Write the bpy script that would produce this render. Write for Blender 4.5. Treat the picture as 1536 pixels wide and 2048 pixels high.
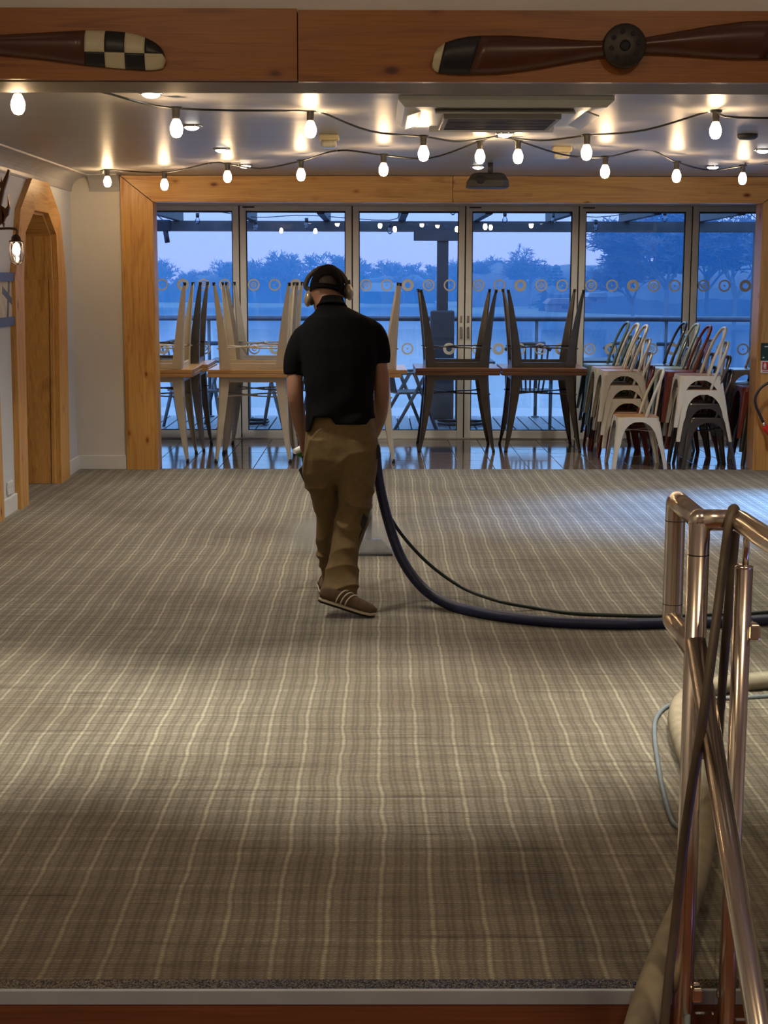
import bpy, bmesh, math, random
from mathutils import Vector, Matrix, noise
random.seed(7)
sc = bpy.context.scene
for o in list(bpy.data.objects): bpy.data.objects.remove(o)
PI = math.pi

# ------------------------------------------------------------------ camera
F, IW, IH = 3000.0, 1536.0, 2048.0
CAM = Vector((0, 0, 1.65))
PITCH, YAW, ROLL = math.atan(471 / F), math.radians(-0.286), math.radians(0.12)
cd = bpy.data.cameras.new('camera'); cam = bpy.data.objects.new('camera', cd)
sc.collection.objects.link(cam); sc.camera = cam
cd.sensor_fit = 'VERTICAL'; cd.sensor_height = 36.0; cd.lens = F / IH * 36.0
cd.clip_start = 0.05; cd.clip_end = 2000
cam.location = CAM
CROT = Matrix.Rotation(YAW, 3, 'Z') @ Matrix.Rotation(PI / 2 - PITCH, 3, 'X') @ Matrix.Rotation(ROLL, 3, 'Z')
cam.rotation_euler = CROT.to_euler()

def ray(x, y):
    return CROT @ Vector(((x - IW / 2) / F, -(y - IH / 2) / F, -1.0))
def P(x, y, Y):                      # point on the plane at depth Y
    d = ray(x, y); return CAM + d * (Y / d.y)
def PX(x, y, X):                     # point on the plane x = X
    d = ray(x, y); return CAM + d * (X / d.x)
def PZ(x, y, Z):                     # point on the level z = Z
    d = ray(x, y); return CAM + d * ((Z - CAM.z) / d.z)

# ------------------------------------------------------------------ view + sky
vs = sc.view_settings
vs.view_transform = 'Standard'; vs.look = 'None'; vs.gamma = 1.0; vs.use_curve_mapping = False
vs.exposure = 0.0
world = bpy.data.worlds.new('sky'); sc.world = world; world.use_nodes = True
nt = world.node_tree; nt.nodes.clear()
wo = nt.nodes.new('ShaderNodeOutputWorld'); bg = nt.nodes.new('ShaderNodeBackground')
tc = nt.nodes.new('ShaderNodeTexCoord'); sx = nt.nodes.new('ShaderNodeSeparateXYZ'); cr = nt.nodes.new('ShaderNodeValToRGB')
nt.links.new(tc.outputs['Generated'], sx.inputs[0]); nt.links.new(sx.outputs[2], cr.inputs[0])
nt.links.new(cr.outputs[0], bg.inputs[0]); nt.links.new(bg.outputs[0], wo.inputs[0])
el = cr.color_ramp.elements
el[0].position = 0.0; el[0].color = (.20, .27, .88, 1)
el[1].position = 1.0; el[1].color = (.22, .46, 1.15, 1)
for p, c in ((.03, (.20, .30, .96, 1)), (.07, (.24, .49, 1.2, 1)), (.2, (.27, .55, 1.2, 1))):
    e = el.new(p); e.color = c
bg.inputs[1].default_value = 2.4
cy_ = sc.cycles; cy_.use_light_tree = False
cy_.max_bounces = 6; cy_.diffuse_bounces = 3; cy_.glossy_bounces = 3; cy_.transmission_bounces = 4; cy_.transparent_max_bounces = 12; cy_.volume_bounces = 0
cy_.caustics_reflective = False; cy_.caustics_refractive = False

# lamp levels: downlights, stair-head downlights, festoon bulbs, hall lamps, steam density, alcove downlights, blue lamp (stair-head, hall, alcove and blue lamps are assumed)
DLW, DLN, BULB, HALL, STEAM, ALC, BLUE = 82, 1000, 95, 94, 17, 62, 3800

# ------------------------------------------------------------------ helpers
COL = sc.collection
WL = {}                                # world translation of every object built
def wl(o): return WL.get(o.name, Vector((0, 0, 0)))

class MB:
    def __init__(s): s.v = []; s.f = []; s.sm = []
    def add(s, vs_, fs, smooth=False):
        b = len(s.v); s.v += [Vector(v) for v in vs_]
        for f in fs: s.f.append([i + b for i in f]); s.sm.append(smooth)
        return s
    def box(s, lo, hi, rot=None, at=None, bev=0):
        x0, y0, z0 = lo; x1, y1, z1 = hi
        vv = [Vector(p) for p in ((x0,y0,z0),(x1,y0,z0),(x1,y1,z0),(x0,y1,z0),(x0,y0,z1),(x1,y0,z1),(x1,y1,z1),(x0,y1,z1))]
        ff = [(0,3,2,1),(4,5,6,7),(0,1,5,4),(1,2,6,5),(2,3,7,6),(3,0,4,7)]
        if bev:
            bm = bmesh.new(); w = [bm.verts.new(v) for v in vv]
            for f in ff: bm.faces.new([w[i] for i in f])
            bmesh.ops.bevel(bm, geom=list(bm.edges), offset=bev, segments=2, affect='EDGES', profile=.5)
            bm.verts.index_update(); vv = [v.co.copy() for v in bm.verts]; ff = [[v.index for v in f.verts] for f in bm.faces]; bm.free()
        if rot is not None: vv = [rot @ v for v in vv]
        if at is not None: vv = [v + Vector(at) for v in vv]
        return s.add(vv, ff)
    def cbox(s, c, size, rot=None, bev=0):
        h = Vector(size) / 2; return s.box(-h, h, rot, c, bev)
    def loft(s, rings, cap=True, smooth=True, closed=True):
        n = len(rings[0]); vv = [p for r in rings for p in r]; ff = []
        for i in range(len(rings) - 1):
            for j in range(n if closed else n - 1):
                k = (j + 1) % n
                ff.append((i*n+j, i*n+k, (i+1)*n+k, (i+1)*n+j))
        s.add(vv, ff, smooth)
        if cap and closed:
            b = len(s.v) - len(vv)
            s.f.append([b + j for j in range(n)][::-1]); s.sm.append(False)
            e = b + (len(rings)-1)*n
            s.f.append([e + j for j in range(n)]); s.sm.append(False)
        return s
    def tube(s, pts, r, n=10, cap=True, smooth=True, ell=1.0):
        pts = [Vector(p) for p in pts]; m = len(pts)
        rr = r if isinstance(r, (list, tuple)) else [r] * m
        t0 = (pts[1] - pts[0]).normalized()
        up = Vector((0, 0, 1)) if abs(t0.z) < .9 else Vector((0, 1, 0))
        nrm = (up - t0 * up.dot(t0)).normalized(); rings = []
        for i in range(m):
            t = (pts[min(i+1, m-1)] - pts[max(i-1, 0)]).normalized()
            nrm = (nrm - t * nrm.dot(t)).normalized(); bi = t.cross(nrm)
            sc_ = 1.0
            if 0 < i < m - 1:
                c = (pts[i]-pts[i-1]).normalized().dot((pts[i+1]-pts[i]).normalized()); c = max(-.5, min(1, c))
                sc_ = min(1.35, 1 / math.sqrt((1 + c) / 2))
            rings.append([pts[i] + (nrm * math.cos(a) * ell + bi * math.sin(a)) * rr[i] * sc_ for a in [2*PI*k/n for k in range(n)]])
        return s.loft(rings, cap, smooth)
    def cyl(s, a, b, r, n=16, r2=None): return s.tube([a, b], [r, r if r2 is None else r2], n)
    def lathe(s, prof, c, n=20, axis='Z', smooth=True):
        c = Vector(c); rings = []
        for r, h in prof:
            ring = []
            for k in range(n):
                a = 2*PI*k/n; x, y = r*math.cos(a), r*math.sin(a)
                ring.append(c + (Vector((x, y, h)) if axis == 'Z' else Vector((x, h, y)) if axis == 'Y' else Vector((h, x, y))))
            rings.append(ring)
        return s.loft(rings, True, smooth)
    def ell(s, c, r, n=16, m=10, rot=None):
        c = Vector(c); rings = []
        for i in range(m + 1):
            th = PI * (i + .02 if i == 0 else i - .02 if i == m else i) / m
            ring = []
            for k in range(n):
                a = 2*PI*k/n
                v = Vector((r[0]*math.sin(th)*math.cos(a), r[1]*math.sin(th)*math.sin(a), -r[2]*math.cos(th)))
                ring.append(c + (rot @ v if rot is not None else v))
            rings.append(ring)
        return s.loft(rings, True, True)
    def prism(s, poly, d0, d1, axis='Y'):
        def pt(p, d): return (p[0], d, p[1]) if axis == 'Y' else (d, p[0], p[1]) if axis == 'X' else (p[0], p[1], d)
        n = len(poly)
        vv = [pt(p, d0) for p in poly] + [pt(p, d1) for p in poly]
        ff = [list(range(n))[::-1], list(range(n, 2*n))] + [(i, (i+1) % n, n + (i+1) % n, n + i) for i in range(n)]
        return s.add(vv, ff)
    def build(s, name, mat, parent=None, origin=None, fix=True):
        me = bpy.data.meshes.new(name)
        vv = s.v
        if origin is None:
            lo = [min(v[i] for v in vv) for i in range(3)]; hi = [max(v[i] for v in vv) for i in range(3)]
            origin = Vector(((lo[0]+hi[0])/2, (lo[1]+hi[1])/2, lo[2] if parent is None else (lo[2]+hi[2])/2))
        origin = Vector(origin)
        me.from_pydata([v - origin for v in vv], [], s.f); me.polygons.foreach_set('use_smooth', s.sm)
        if fix:
            bm = bmesh.new(); bm.from_mesh(me); bmesh.ops.recalc_face_normals(bm, faces=bm.faces); bm.to_mesh(me); bm.free()
        me.update()
        return link(name, me, mat, parent, origin)

def link(name, me, mat, parent, origin):
    o = bpy.data.objects.new(name, me); COL.objects.link(o)
    if mat is not None:
        me.materials.append(mat)
    if parent is not None:
        o.parent = parent; o.location = Vector(origin) - wl(parent)
    else: o.location = origin
    WL[o.name] = Vector(origin)
    return o
def tag(o, label=None, cat=None, group=None, kind=None):
    if label: o['label'] = label
    if cat: o['category'] = cat
    if group: o['group'] = group
    if kind: o['kind'] = kind
    return o
def thing(name, loc, label=None, cat=None, group=None):
    o = bpy.data.objects.new(name, None); o.empty_display_size = .05; COL.objects.link(o)
    o.location = loc; WL[o.name] = Vector(loc)
    return tag(o, label, cat, group)
def struct(o): o['kind'] = 'structure'; return o
def dup(root, loc=None, rot=None, mats=None, parent=None):
    r = root.copy(); COL.objects.link(r)
    if parent is not None: r.parent = parent
    if loc is not None: r.location = loc
    if rot is not None: r.rotation_euler = rot
    for ch in list(root.children): dup(ch, None, None, mats, r)
    if mats and r.type == 'MESH':
        key = r.name.split('.')[0]
        m = mats.get(key, mats.get('*'))
        if m is not None:
            r.material_slots[0].link = 'OBJECT'; r.material_slots[0].material = m
    return r
def smooth_path(pts, k=6):
    pts = [Vector(p) for p in pts]; out = []
    for i in range(len(pts) - 1):
        p0 = pts[max(i-1, 0)]; p1 = pts[i]; p2 = pts[i+1]; p3 = pts[min(i+2, len(pts)-1)]
        for j in range(k):
            t = j / k
            out.append(.5*((2*p1) + (p2-p0)*t + (2*p0-5*p1+4*p2-p3)*t*t + (3*p1-p0-3*p2+p3)*t**3))
    out.append(pts[-1]); return out

# ------------------------------------------------------------------ materials
def newmat(name):
    m = bpy.data.materials.new(name); m.use_nodes = True
    return m, m.node_tree, m.node_tree.nodes['Principled BSDF']
def N(nt, typ, **kw):
    n = nt.nodes.new(typ)
    for k, v in kw.items():
        if k in ('blend_type', 'operation', 'data_type', 'wave_type', 'bands_direction', 'noise_dimensions', 'feature', 'interpolation'): setattr(n, k, v)
        else: n.inputs[k].default_value = v
    return n
def ramp(nt, src, stops):
    r = nt.nodes.new('ShaderNodeValToRGB'); e = r.color_ramp.elements
    while len(e) > 1: e.remove(e[-1])
    e[0].position, e[0].color = stops[0][0], (*stops[0][1], 1)
    for p, c in stops[1:]:
        x = e.new(p); x.color = (*c, 1)
    nt.links.new(src, r.inputs[0]); return r
def mulc(nt, a, b, fac=1.0, typ='MULTIPLY'):
    m = nt.nodes.new('ShaderNodeMix'); m.data_type = 'RGBA'; m.blend_type = typ; m.inputs[0].default_value = fac
    for k, x in ((6, a), (7, b)):
        if isinstance(x, (tuple, list)): m.inputs[k].default_value = (*x, 1)
        else: nt.links.new(x, m.inputs[k])
    return m.outputs[2]
def math_(nt, op, a, b=None, c=None):
    m = nt.nodes.new('ShaderNodeMath'); m.operation = op
    for i, x in enumerate((a, b, c)):
        if x is None: continue
        if isinstance(x, (int, float)): m.inputs[i].default_value = x
        else: nt.links.new(x, m.inputs[i])
    return m.outputs[0]
def bump(nt, bsdf, src, strength=.2, dist=.01):
    b = nt.nodes.new('ShaderNodeBump'); b.inputs['Strength'].default_value = strength; b.inputs['Distance'].default_value = dist
    nt.links.new(src, b.inputs['Height']); nt.links.new(b.outputs[0], bsdf.inputs['Normal'])
def plain(name, col, rough=.5, metal=0.0, var=.12, scale=14, bmp=0.0, spec=.5):
    m, nt, b = newmat(name)
    t = nt.nodes.new('ShaderNodeTexCoord'); n = N(nt, 'ShaderNodeTexNoise', Scale=scale, Detail=4)
    nt.links.new(t.outputs['Object'], n.inputs['Vector'])
    r = ramp(nt, n.outputs[0], [(.3, tuple(c*(1-var) for c in col)), (.7, tuple(min(1, c*(1+var)) for c in col))])
    nt.links.new(r.outputs[0], b.inputs['Base Color'])
    b.inputs['Roughness'].default_value = rough; b.inputs['Metallic'].default_value = metal
    b.inputs['Specular IOR Level'].default_value = spec
    if bmp: bump(nt, b, n.outputs[0], bmp, .004)
    return m
def pine(name, axis='X', light=(.66, .37, .11), dark=(.46, .22, .055), knots=True, rough=.38):
    m, nt, b = newmat(name)
    t = nt.nodes.new('ShaderNodeTexCoord'); oi = nt.nodes.new('ShaderNodeObjectInfo')
    off = nt.nodes.new('ShaderNodeVectorMath'); off.operation = 'MULTIPLY_ADD'
    mx = nt.nodes.new('ShaderNodeCombineXYZ')
    for i in range(3): nt.links.new(oi.outputs['Random'], mx.inputs[i])
    nt.links.new(mx.outputs[0], off.inputs[0]); off.inputs[1].default_value = (37, 23, 51)
    nt.links.new(t.outputs['Object'], off.inputs[2])
    def stretched(a, s):
        mp = nt.nodes.new('ShaderNodeMapping'); mp.vector_type = 'POINT'
        mp.inputs['Scale'].default_value = tuple(a if ax == axis else s for ax in 'XYZ')
        nt.links.new(off.outputs[0], mp.inputs[0]); return mp.outputs[0]
    n1 = N(nt, 'ShaderNodeTexNoise', Scale=1.0, Detail=5, Roughness=.6, Distortion=.8); nt.links.new(stretched(.9, 11), n1.inputs[0])
    n2 = N(nt, 'ShaderNodeTexNoise', Scale=1.0, Detail=3); nt.links.new(stretched(3, 160), n2.inputs[0])
    r = ramp(nt, n1.outputs[0], [(.30, dark), (.46, light), (.56, tuple(.85*l + .15*d for l, d in zip(light, dark))), (.63, dark), (.74, light)])
    c = mulc(nt, r.outputs[0], ramp(nt, n2.outputs[0], [(.3, (.82, .8, .76)), (.7, (1.08, 1.06, 1.04))]).outputs[0])
    if knots:
        v = N(nt, 'ShaderNodeTexVoronoi', Scale=1.0, Randomness=1.0); nt.links.new(stretched(3.4, 6.5), v.inputs[0])
        k = ramp(nt, v.outputs['Distance'], [(.0, (.16, .06, .02)), (.07, (.30, .14, .05)), (.12, (.85, .75, .6)), (.19, (1, 1, 1))])
        c = mulc(nt, c, k.outputs[0])
    nt.links.new(c, b.inputs['Base Color']); b.inputs['Roughness'].default_value = rough
    bump(nt, b, n2.outputs[0], .12, .003)
    return m
def metal(name, col, rough=.22, var=.1):
    return plain(name, col, rough, 1.0, var, 9)
def glass(name, tint=(.93, .97, .98), gloss=.5, base=.025, rough=.0):
    m, nt, b = newmat(name); nt.nodes.remove(b)
    out = nt.nodes['Material Output']
    tr = nt.nodes.new('ShaderNodeBsdfTransparent'); tr.inputs[0].default_value = (*tint, 1)
    gl = nt.nodes.new('ShaderNodeBsdfGlossy'); gl.inputs['Roughness'].default_value = rough; gl.inputs[0].default_value = (.95, .97, 1, 1)
    fr = nt.nodes.new('ShaderNodeFresnel'); fr.inputs[0].default_value = 1.45
    mix = nt.nodes.new('ShaderNodeMixShader')
    f = math_(nt, 'MULTIPLY', fr.outputs[0], gloss * 2); f = math_(nt, 'ADD', f, base - .025)
    nt.links.new(f, mix.inputs[0]); nt.links.new(tr.outputs[0], mix.inputs[1]); nt.links.new(gl.outputs[0], mix.inputs[2])
    nt.links.new(mix.outputs[0], out.inputs[0]); return m
def emit(name, col, s, sample=True):
    m, nt, b = newmat(name); b.inputs['Base Color'].default_value = (*col, 1)
    b.inputs['Emission Color'].default_value = (*col, 1); b.inputs['Emission Strength'].default_value = s
    if not sample: m.cycles.emission_sampling = 'NONE'
    return m

M = {}
M['pine_x'] = pine('pine_along_x', 'X'); M['pine_y'] = pine('pine_along_y', 'Y'); M['pine_z'] = pine('pine_along_z', 'Z')
M['beam'] = pine('old_pine_beam', 'X', (.36, .125, .016), (.24, .075, .010))
M['wall'] = plain('matt_wall_paint', (.66, .63, .58), .75, 0, .03, 3)
M['wallb'] = plain('white_paint_with_blue_light', (.58, .62, .66), .7, 0, .03, 3)  # white wall, blue light from the windows put into its colour
M['plaster'] = plain('plaster_above_beam', (.74, .70, .64), .8, 0, .04, 3)
M['skirting'] = plain('gloss_white_paint', (.72, .72, .70), .35, 0, .04, 5)
M['alu'] = plain('painted_aluminium', (.72, .70, .67), .38, .1, .04, 6)
M['gasket'] = plain('black_rubber', (.012, .012, .014), .7, 0, .2, 20)
M['glass'] = glass('window_glass'); M['glass2'] = glass('balustrade_glass', (.90, .95, .97), .4, .025); M['glass3'] = glass('railing_glass', (.955, .97, .96), .25, .02)
M['steel'] = metal('brushed_stainless', (.72, .63, .53), .2, .06)
M['chrome'] = metal('bright_steel', (.75, .73, .70), .15, .05)
M['black'] = plain('black_plastic', (.018, .017, .017), .45, 0, .2, 20)
M['darkgrey'] = plain('dark_grey_plastic', (.05, .052, .055), .5, 0, .15, 20)
M['white'] = plain('white_plastic', (.72, .73, .72), .35, 0, .04, 12)
M['bronze'] = metal('antique_bronze', (.14, .09, .06), .4)
# ceiling: silky paint, broad rolling marks
m, nt, b = newmat('silk_ceiling_paint'); M['ceil'] = m
t = nt.nodes.new('ShaderNodeTexCoord'); mp = nt.nodes.new('ShaderNodeMapping'); mp.inputs['Scale'].default_value = (.5, 3.2, 1)
nt.links.new(t.outputs['Object'], mp.inputs[0]); n = N(nt, 'ShaderNodeTexNoise', Scale=1.4, Detail=3); nt.links.new(mp.outputs[0], n.inputs[0])
r = ramp(nt, n.outputs[0], [(.3, (.37, .365, .36)), (.7, (.42, .415, .41))]); nt.links.new(r.outputs[0], b.inputs['Base Color'])
b.inputs['Roughness'].default_value = .36; b.inputs['Specular IOR Level'].default_value = .2
bump(nt, b, n.outputs[0], .25, .02)
# carpet: woven stripes and cross rows with a slight wander, broad worn and damp patches
m, nt, b = newmat('woven_striped_carpet'); M['carpet'] = m
t = nt.nodes.new('ShaderNodeTexCoord'); s = nt.nodes.new('ShaderNodeSeparateXYZ'); nt.links.new(t.outputs['Object'], s.inputs[0])
w1 = N(nt, 'ShaderNodeTexNoise', Scale=1.1, Detail=3); nt.links.new(t.outputs['Object'], w1.inputs[0])
w2 = N(nt, 'ShaderNodeTexNoise', Scale=7.0, Detail=2); nt.links.new(t.outputs['Object'], w2.inputs[0])
xx = math_(nt, 'ADD', s.outputs[0], math_(nt, 'MULTIPLY', math_(nt, 'SUBTRACT', w1.outputs[0], .5), .06))
xx = math_(nt, 'ADD', xx, math_(nt, 'MULTIPLY', math_(nt, 'SUBTRACT', w2.outputs[0], .5), .012))
yy = math_(nt, 'ADD', s.outputs[1], math_(nt, 'MULTIPLY', math_(nt, 'SUBTRACT', w2.outputs[0], .5), .015))
def band(src, period, duty, phase=0.0, soft=.18):
    f = math_(nt, 'FRACT', math_(nt, 'ADD', math_(nt, 'DIVIDE', src, period), phase))
    d = math_(nt, 'ABSOLUTE', math_(nt, 'SUBTRACT', f, .5))
    mr = nt.nodes.new('ShaderNodeMapRange'); mr.inputs[1].default_value = duty/2 + soft/2; mr.inputs[2].default_value = duty/2 - soft/2
    nt.links.new(d, mr.inputs[0]); return mr.outputs[0]
A1 = band(xx, .135, .12, 0, .05); A2 = band(xx, .045, .22, .5, .16); A3 = band(xx, .015, .5, 0, .4)
B1 = band(yy, .0135, .5, 0, .5); B2 = band(yy, .115, .12, .2, .1)
wv = N(nt, 'ShaderNodeTexNoise', Scale=120.0, Detail=2); nt.links.new(t.outputs['Object'], wv.inputs[0])
h = math_(nt, 'ADD', math_(nt, 'MULTIPLY', A1, .36), math_(nt, 'MULTIPLY', A2, .28))
h = math_(nt, 'ADD', h, math_(nt, 'MULTIPLY', math_(nt, 'MULTIPLY', A3, B1), .42))
h = math_(nt, 'ADD', h, math_(nt, 'MULTIPLY', B2, .16))
h = math_(nt, 'ADD', h, math_(nt, 'MULTIPLY', math_(nt, 'SUBTRACT', wv.outputs[0], .5), .5))
cr_ = ramp(nt, h, [(.0, (.115, .102, .080)), (.32, (.200, .184, .146)), (.85, (.50, .49, .385))])
d1 = N(nt, 'ShaderNodeTexNoise', Scale=.9, Detail=4, Roughness=.55)
mp2 = nt.nodes.new('ShaderNodeMapping'); mp2.inputs['Scale'].default_value = (.7, 1.0, 1); nt.links.new(t.outputs['Object'], mp2.inputs[0]); nt.links.new(mp2.outputs[0], d1.inputs[0])
dd = ramp(nt, d1.outputs[0], [(.32, (.66, .60, .56)), (.52, (.98, .97, .96)), (.7, (1.12, 1.12, 1.1))])
mp3 = nt.nodes.new('ShaderNodeMapping'); mp3.inputs['Scale'].default_value = (1.6, 34, 1); nt.links.new(t.outputs['Object'], mp3.inputs[0])
sk_ = N(nt, 'ShaderNodeTexNoise', Scale=1.0, Detail=3, Roughness=.6); nt.links.new(mp3.outputs[0], sk_.inputs[0])
sr_ = ramp(nt, sk_.outputs[0], [(.30, (.50, .46, .42)), (.40, (.90, .89, .88)), (.5, (1, 1, 1)), (.72, (1.1, 1.1, 1.08))])
nt.links.new(mulc(nt, mulc(nt, cr_.outputs[0], dd.outputs[0]), sr_.outputs[0]), b.inputs['Base Color'])
b.inputs['Roughness'].default_value = .85; b.inputs['Specular IOR Level'].default_value = .25
b.inputs['Sheen Weight'].default_value = .15
bump(nt, b, math_(nt, 'ADD', math_(nt, 'MULTIPLY', h, 1.0), math_(nt, 'MULTIPLY', B1, .4)), .5, .006)
# grit strip
m, nt, b = newmat('grit_strip'); M['grit'] = m
v = N(nt, 'ShaderNodeTexVoronoi', Scale=260.0); t = nt.nodes.new('ShaderNodeTexCoord'); nt.links.new(t.outputs['Object'], v.inputs[0])
r = ramp(nt, v.outputs['Color'], [(.3, (.05, .04, .025)), (.8, (.55, .46, .26))]); nt.links.new(r.outputs[0], b.inputs['Base Color'])
b.inputs['Roughness'].default_value = .15; b.inputs['Metallic'].default_value = .9; bump(nt, b, v.outputs['Distance'], 1.0, .01)
M['tile'] = plain('glazed_brown_tile', (.14, .105, .085), .09, 0, .25, 6, .03, .85)
M['grout'] = plain('grout', (.07, .06, .055), .8)
M['stairwood'] = pine('dark_stair_wood', 'X', (.20, .075, .036), (.11, .04, .02), False, .4)
# ------------------------------------------------------------------ the room shell
XL, XR, YF, ZC = -2.58, 5.4, 12.88, 2.486      # left wall, right wall, far wall, ceiling
YN, YB = 3.345, 6.0                             # carpet edge at the stairs, timber beam
YW = 15.4                                       # folding doors
tag(struct(MB().box((XL - .5, YN, -.03), (XR, YF + .03, 0)).build('floor', M['carpet'])), 'beige and brown striped woven carpet across the room')
# alcove floor: grout bed and single tiles
fl2 = struct(MB().box((XL, YF + .03, -.04), (4.6, YW + .1, -.006)).build('floor', M['grout']))
fl2['label'] = 'brown glazed tile floor in front of the folding doors'
tmesh = None; ts = .30; k = 0
for i in range(24):
    for j in range(9):
        x0 = XL + .01 + i * ts; y0 = YF + .035 + j * ts
        x1, y1 = min(x0 + ts - .005, 4.58), min(y0 + ts - .005, YW + .05)
        if x1 - x0 < .05 or y1 - y0 < .05: continue
        dz = random.uniform(-.0008, .0008)
        if tmesh is None or y1 - y0 < ts - .01 or x1 - x0 < ts - .01:
            o = MB().box((x0, y0, -.012 + dz), (x1, y1, dz), bev=.002).build('tile', M['tile'], fl2)
            if tmesh is None: tmesh = o.data
        else:
            link_o = bpy.data.objects.new('tile', tmesh); COL.objects.link(link_o); link_o.parent = fl2
            link_o.location = Vector(((x0+x1)/2, (y0+y1)/2, -.006 + dz)) - wl(fl2)
            link_o.rotation_euler = (random.uniform(-.0012, .0012), random.uniform(-.0012, .0012), 0)
# ceiling with shallow cove along the left and far walls
ce = struct(MB().box((XL, YB + .38, ZC), (XR, YW + .3, ZC + .1)).build('ceiling', M['ceil']))
def cove(name, a, b, axis):
    pr_ = [(0, 0), (.015, 0), (.02, -.012)] + [(.02 + .13*(1 - math.cos(t)), -.012 - .0 - .10*math.sin(t)) for t in [PI/2*i/6 for i in range(7)]]
    pr_ = [(0, -.135), (.012, -.135), (.016, -.122)] + [(.016 + .135*math.sin(t)**1.0*0 + .135*(1-math.cos(t)), -.122 + .108*math.sin(t)) for t in [PI/2*i/7 for i in range(8)]] + [(.17, -.012), (.172, 0), (0, 0)]
    m_ = MB()
    if axis == 'Y': m_.prism([(XL + p, ZC + q) for p, q in pr_], a, b, 'Y')
    else: m_.prism([(YF - p, ZC + q) for p, q in pr_], a, b, 'X')
    return struct(m_.build(name, M['ceil']))
cove('trim_1', YB + .38, YF, 'Y'); cove('trim_2', XL + .165, -2.16, 'X')
# left wall with the arched opening in it
arch_o = [(10.60, 0), (10.66, 1.62), (10.905, 2.123), (11.30, 2.359), (11.863, 2.359), (12.254, 2.124), (12.42, 1.62), (12.33, 0)]
arch_i = [(10.84, 0), (10.93, 1.62), (11.035, 1.962), (11.348, 2.13), (11.811, 2.13), (12.079, 1.973), (12.11, 1.62), (11.97, 0)]
def strip_wall(m_, X0, X1, inner, y0, y1, z1):     # wall with a hole whose outline is inner
    pts = [(y0, 0)] + inner + [(y1, 0), (y1, z1), (y0, z1)]
    n = len(pts)
    bm = bmesh.new(); A = [bm.verts.new((X0, p[0], p[1])) for p in pts]
    f = bm.faces.new(A); r_ = bmesh.ops.extrude_face_region(bm, geom=[f])
    for g in r_['geom']:
        if isinstance(g, bmesh.types.BMVert): g.co.x = X1
    bmesh.ops.triangulate(bm, faces=[f for f in bm.faces if len(f.verts) > 4])
    bm.verts.index_update(); m_.add([v.co.copy() for v in bm.verts], [[v.index for v in f.verts] for f in bm.faces]); bm.free()
w = MB(); strip_wall(w, XL - .5, XL, arch_i, 9.3, YF + .02, ZC)
struct(w.build('wall_left', M['wallb']))
# nearer stretch of the left wall, with a second timber arch at its end
struct(MB().box((XL - .5, -3, -2), (XL, 9.3, 4.1)).build('wall_left', M['wallb']))
struct(MB().box((XL - .5, YF, -.1), (-2.16, YF + .25, ZC), ).build('wall_far', M['wall']))
struct(MB().box((3.535, YF, -.1), (XR + .2, YF + .25, ZC)).build('wall_far', M['wall']))
struct(MB().box((XL, YF + .25, 0), (XL + .05, YW + .1, ZC)).build('wall_alcove_left', M['wall']))
struct(MB().box((4.6, YF + .25, 0), (4.7, YW + .1, ZC)).build('wall_alcove_right', M['wall']))
struct(MB().box((XL, YW - .02, 2.365), (4.6, YW + .3, ZC)).build('wall_over_doors', M['wall']))
struct(MB().box((XR, -3, -2), (XR + .2, 9.6, 4.1)).build('wall_right', M['wall']))
struct(MB().box((XR, 11.9, -.1), (XR + .2, YF, 4.1)).build('wall_right', M['wall']))
struct(MB().box((XR, 9.6, 2.25), (XR + .2, 11.9, 4.1)).build('wall_right', M['wall']))
wr = struct(thing('window_7', (XR + .1, 10.75, 0))); wr['label'] = 'added glazed side door letting sky light through the right wall, out of frame'  # unseen door, added to bring sky light into the room
for y_ in (9.6, 10.71, 11.82): MB().box((XR + .06, y_, 0), (XR + .13, y_ + .08, 2.25), bev=.004).build('stile', M['alu'], wr)
for z_ in (0, 2.17): MB().box((XR + .065, 9.68, z_), (XR + .125, 11.82, z_ + .08), bev=.004).build('rail', M['alu'], wr)
for y_ in (9.68, 10.79): MB().box((XR + .09, y_, .08), (XR + .10, y_ + 1.03, 2.17)).build('pane', M['glass'], wr)
struct(MB().box((XL - .5, -3.2, -2), (XR + .2, -3, 4.1)).build('wall_behind', M['wall']))
struct(MB().box((XL - .5, -3, 4.1), (XR + .2, YB + .4, 4.2)).build('ceiling', M['plaster']))
struct(MB().box((XL - .5, YB + .06, 2.6), (XR + .2, YB + .40, 4.1)).build('wall_over_beam', M['plaster']))
# skirting boards
for nm, a, b_ in (('baseboard_left', (XL, 12.34, 0), (XL + .02, YF, .12)), ('baseboard_left', (XL, 10.2, 0), (XL + .02, 10.60, .12)),
                  ('baseboard_far', (XL, YF - .02, 0), (-2.16, YF, .12))):
    m_ = MB().box(a, b_, bev=.004)
    struct(m_.build(nm, M['skirting']))
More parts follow.
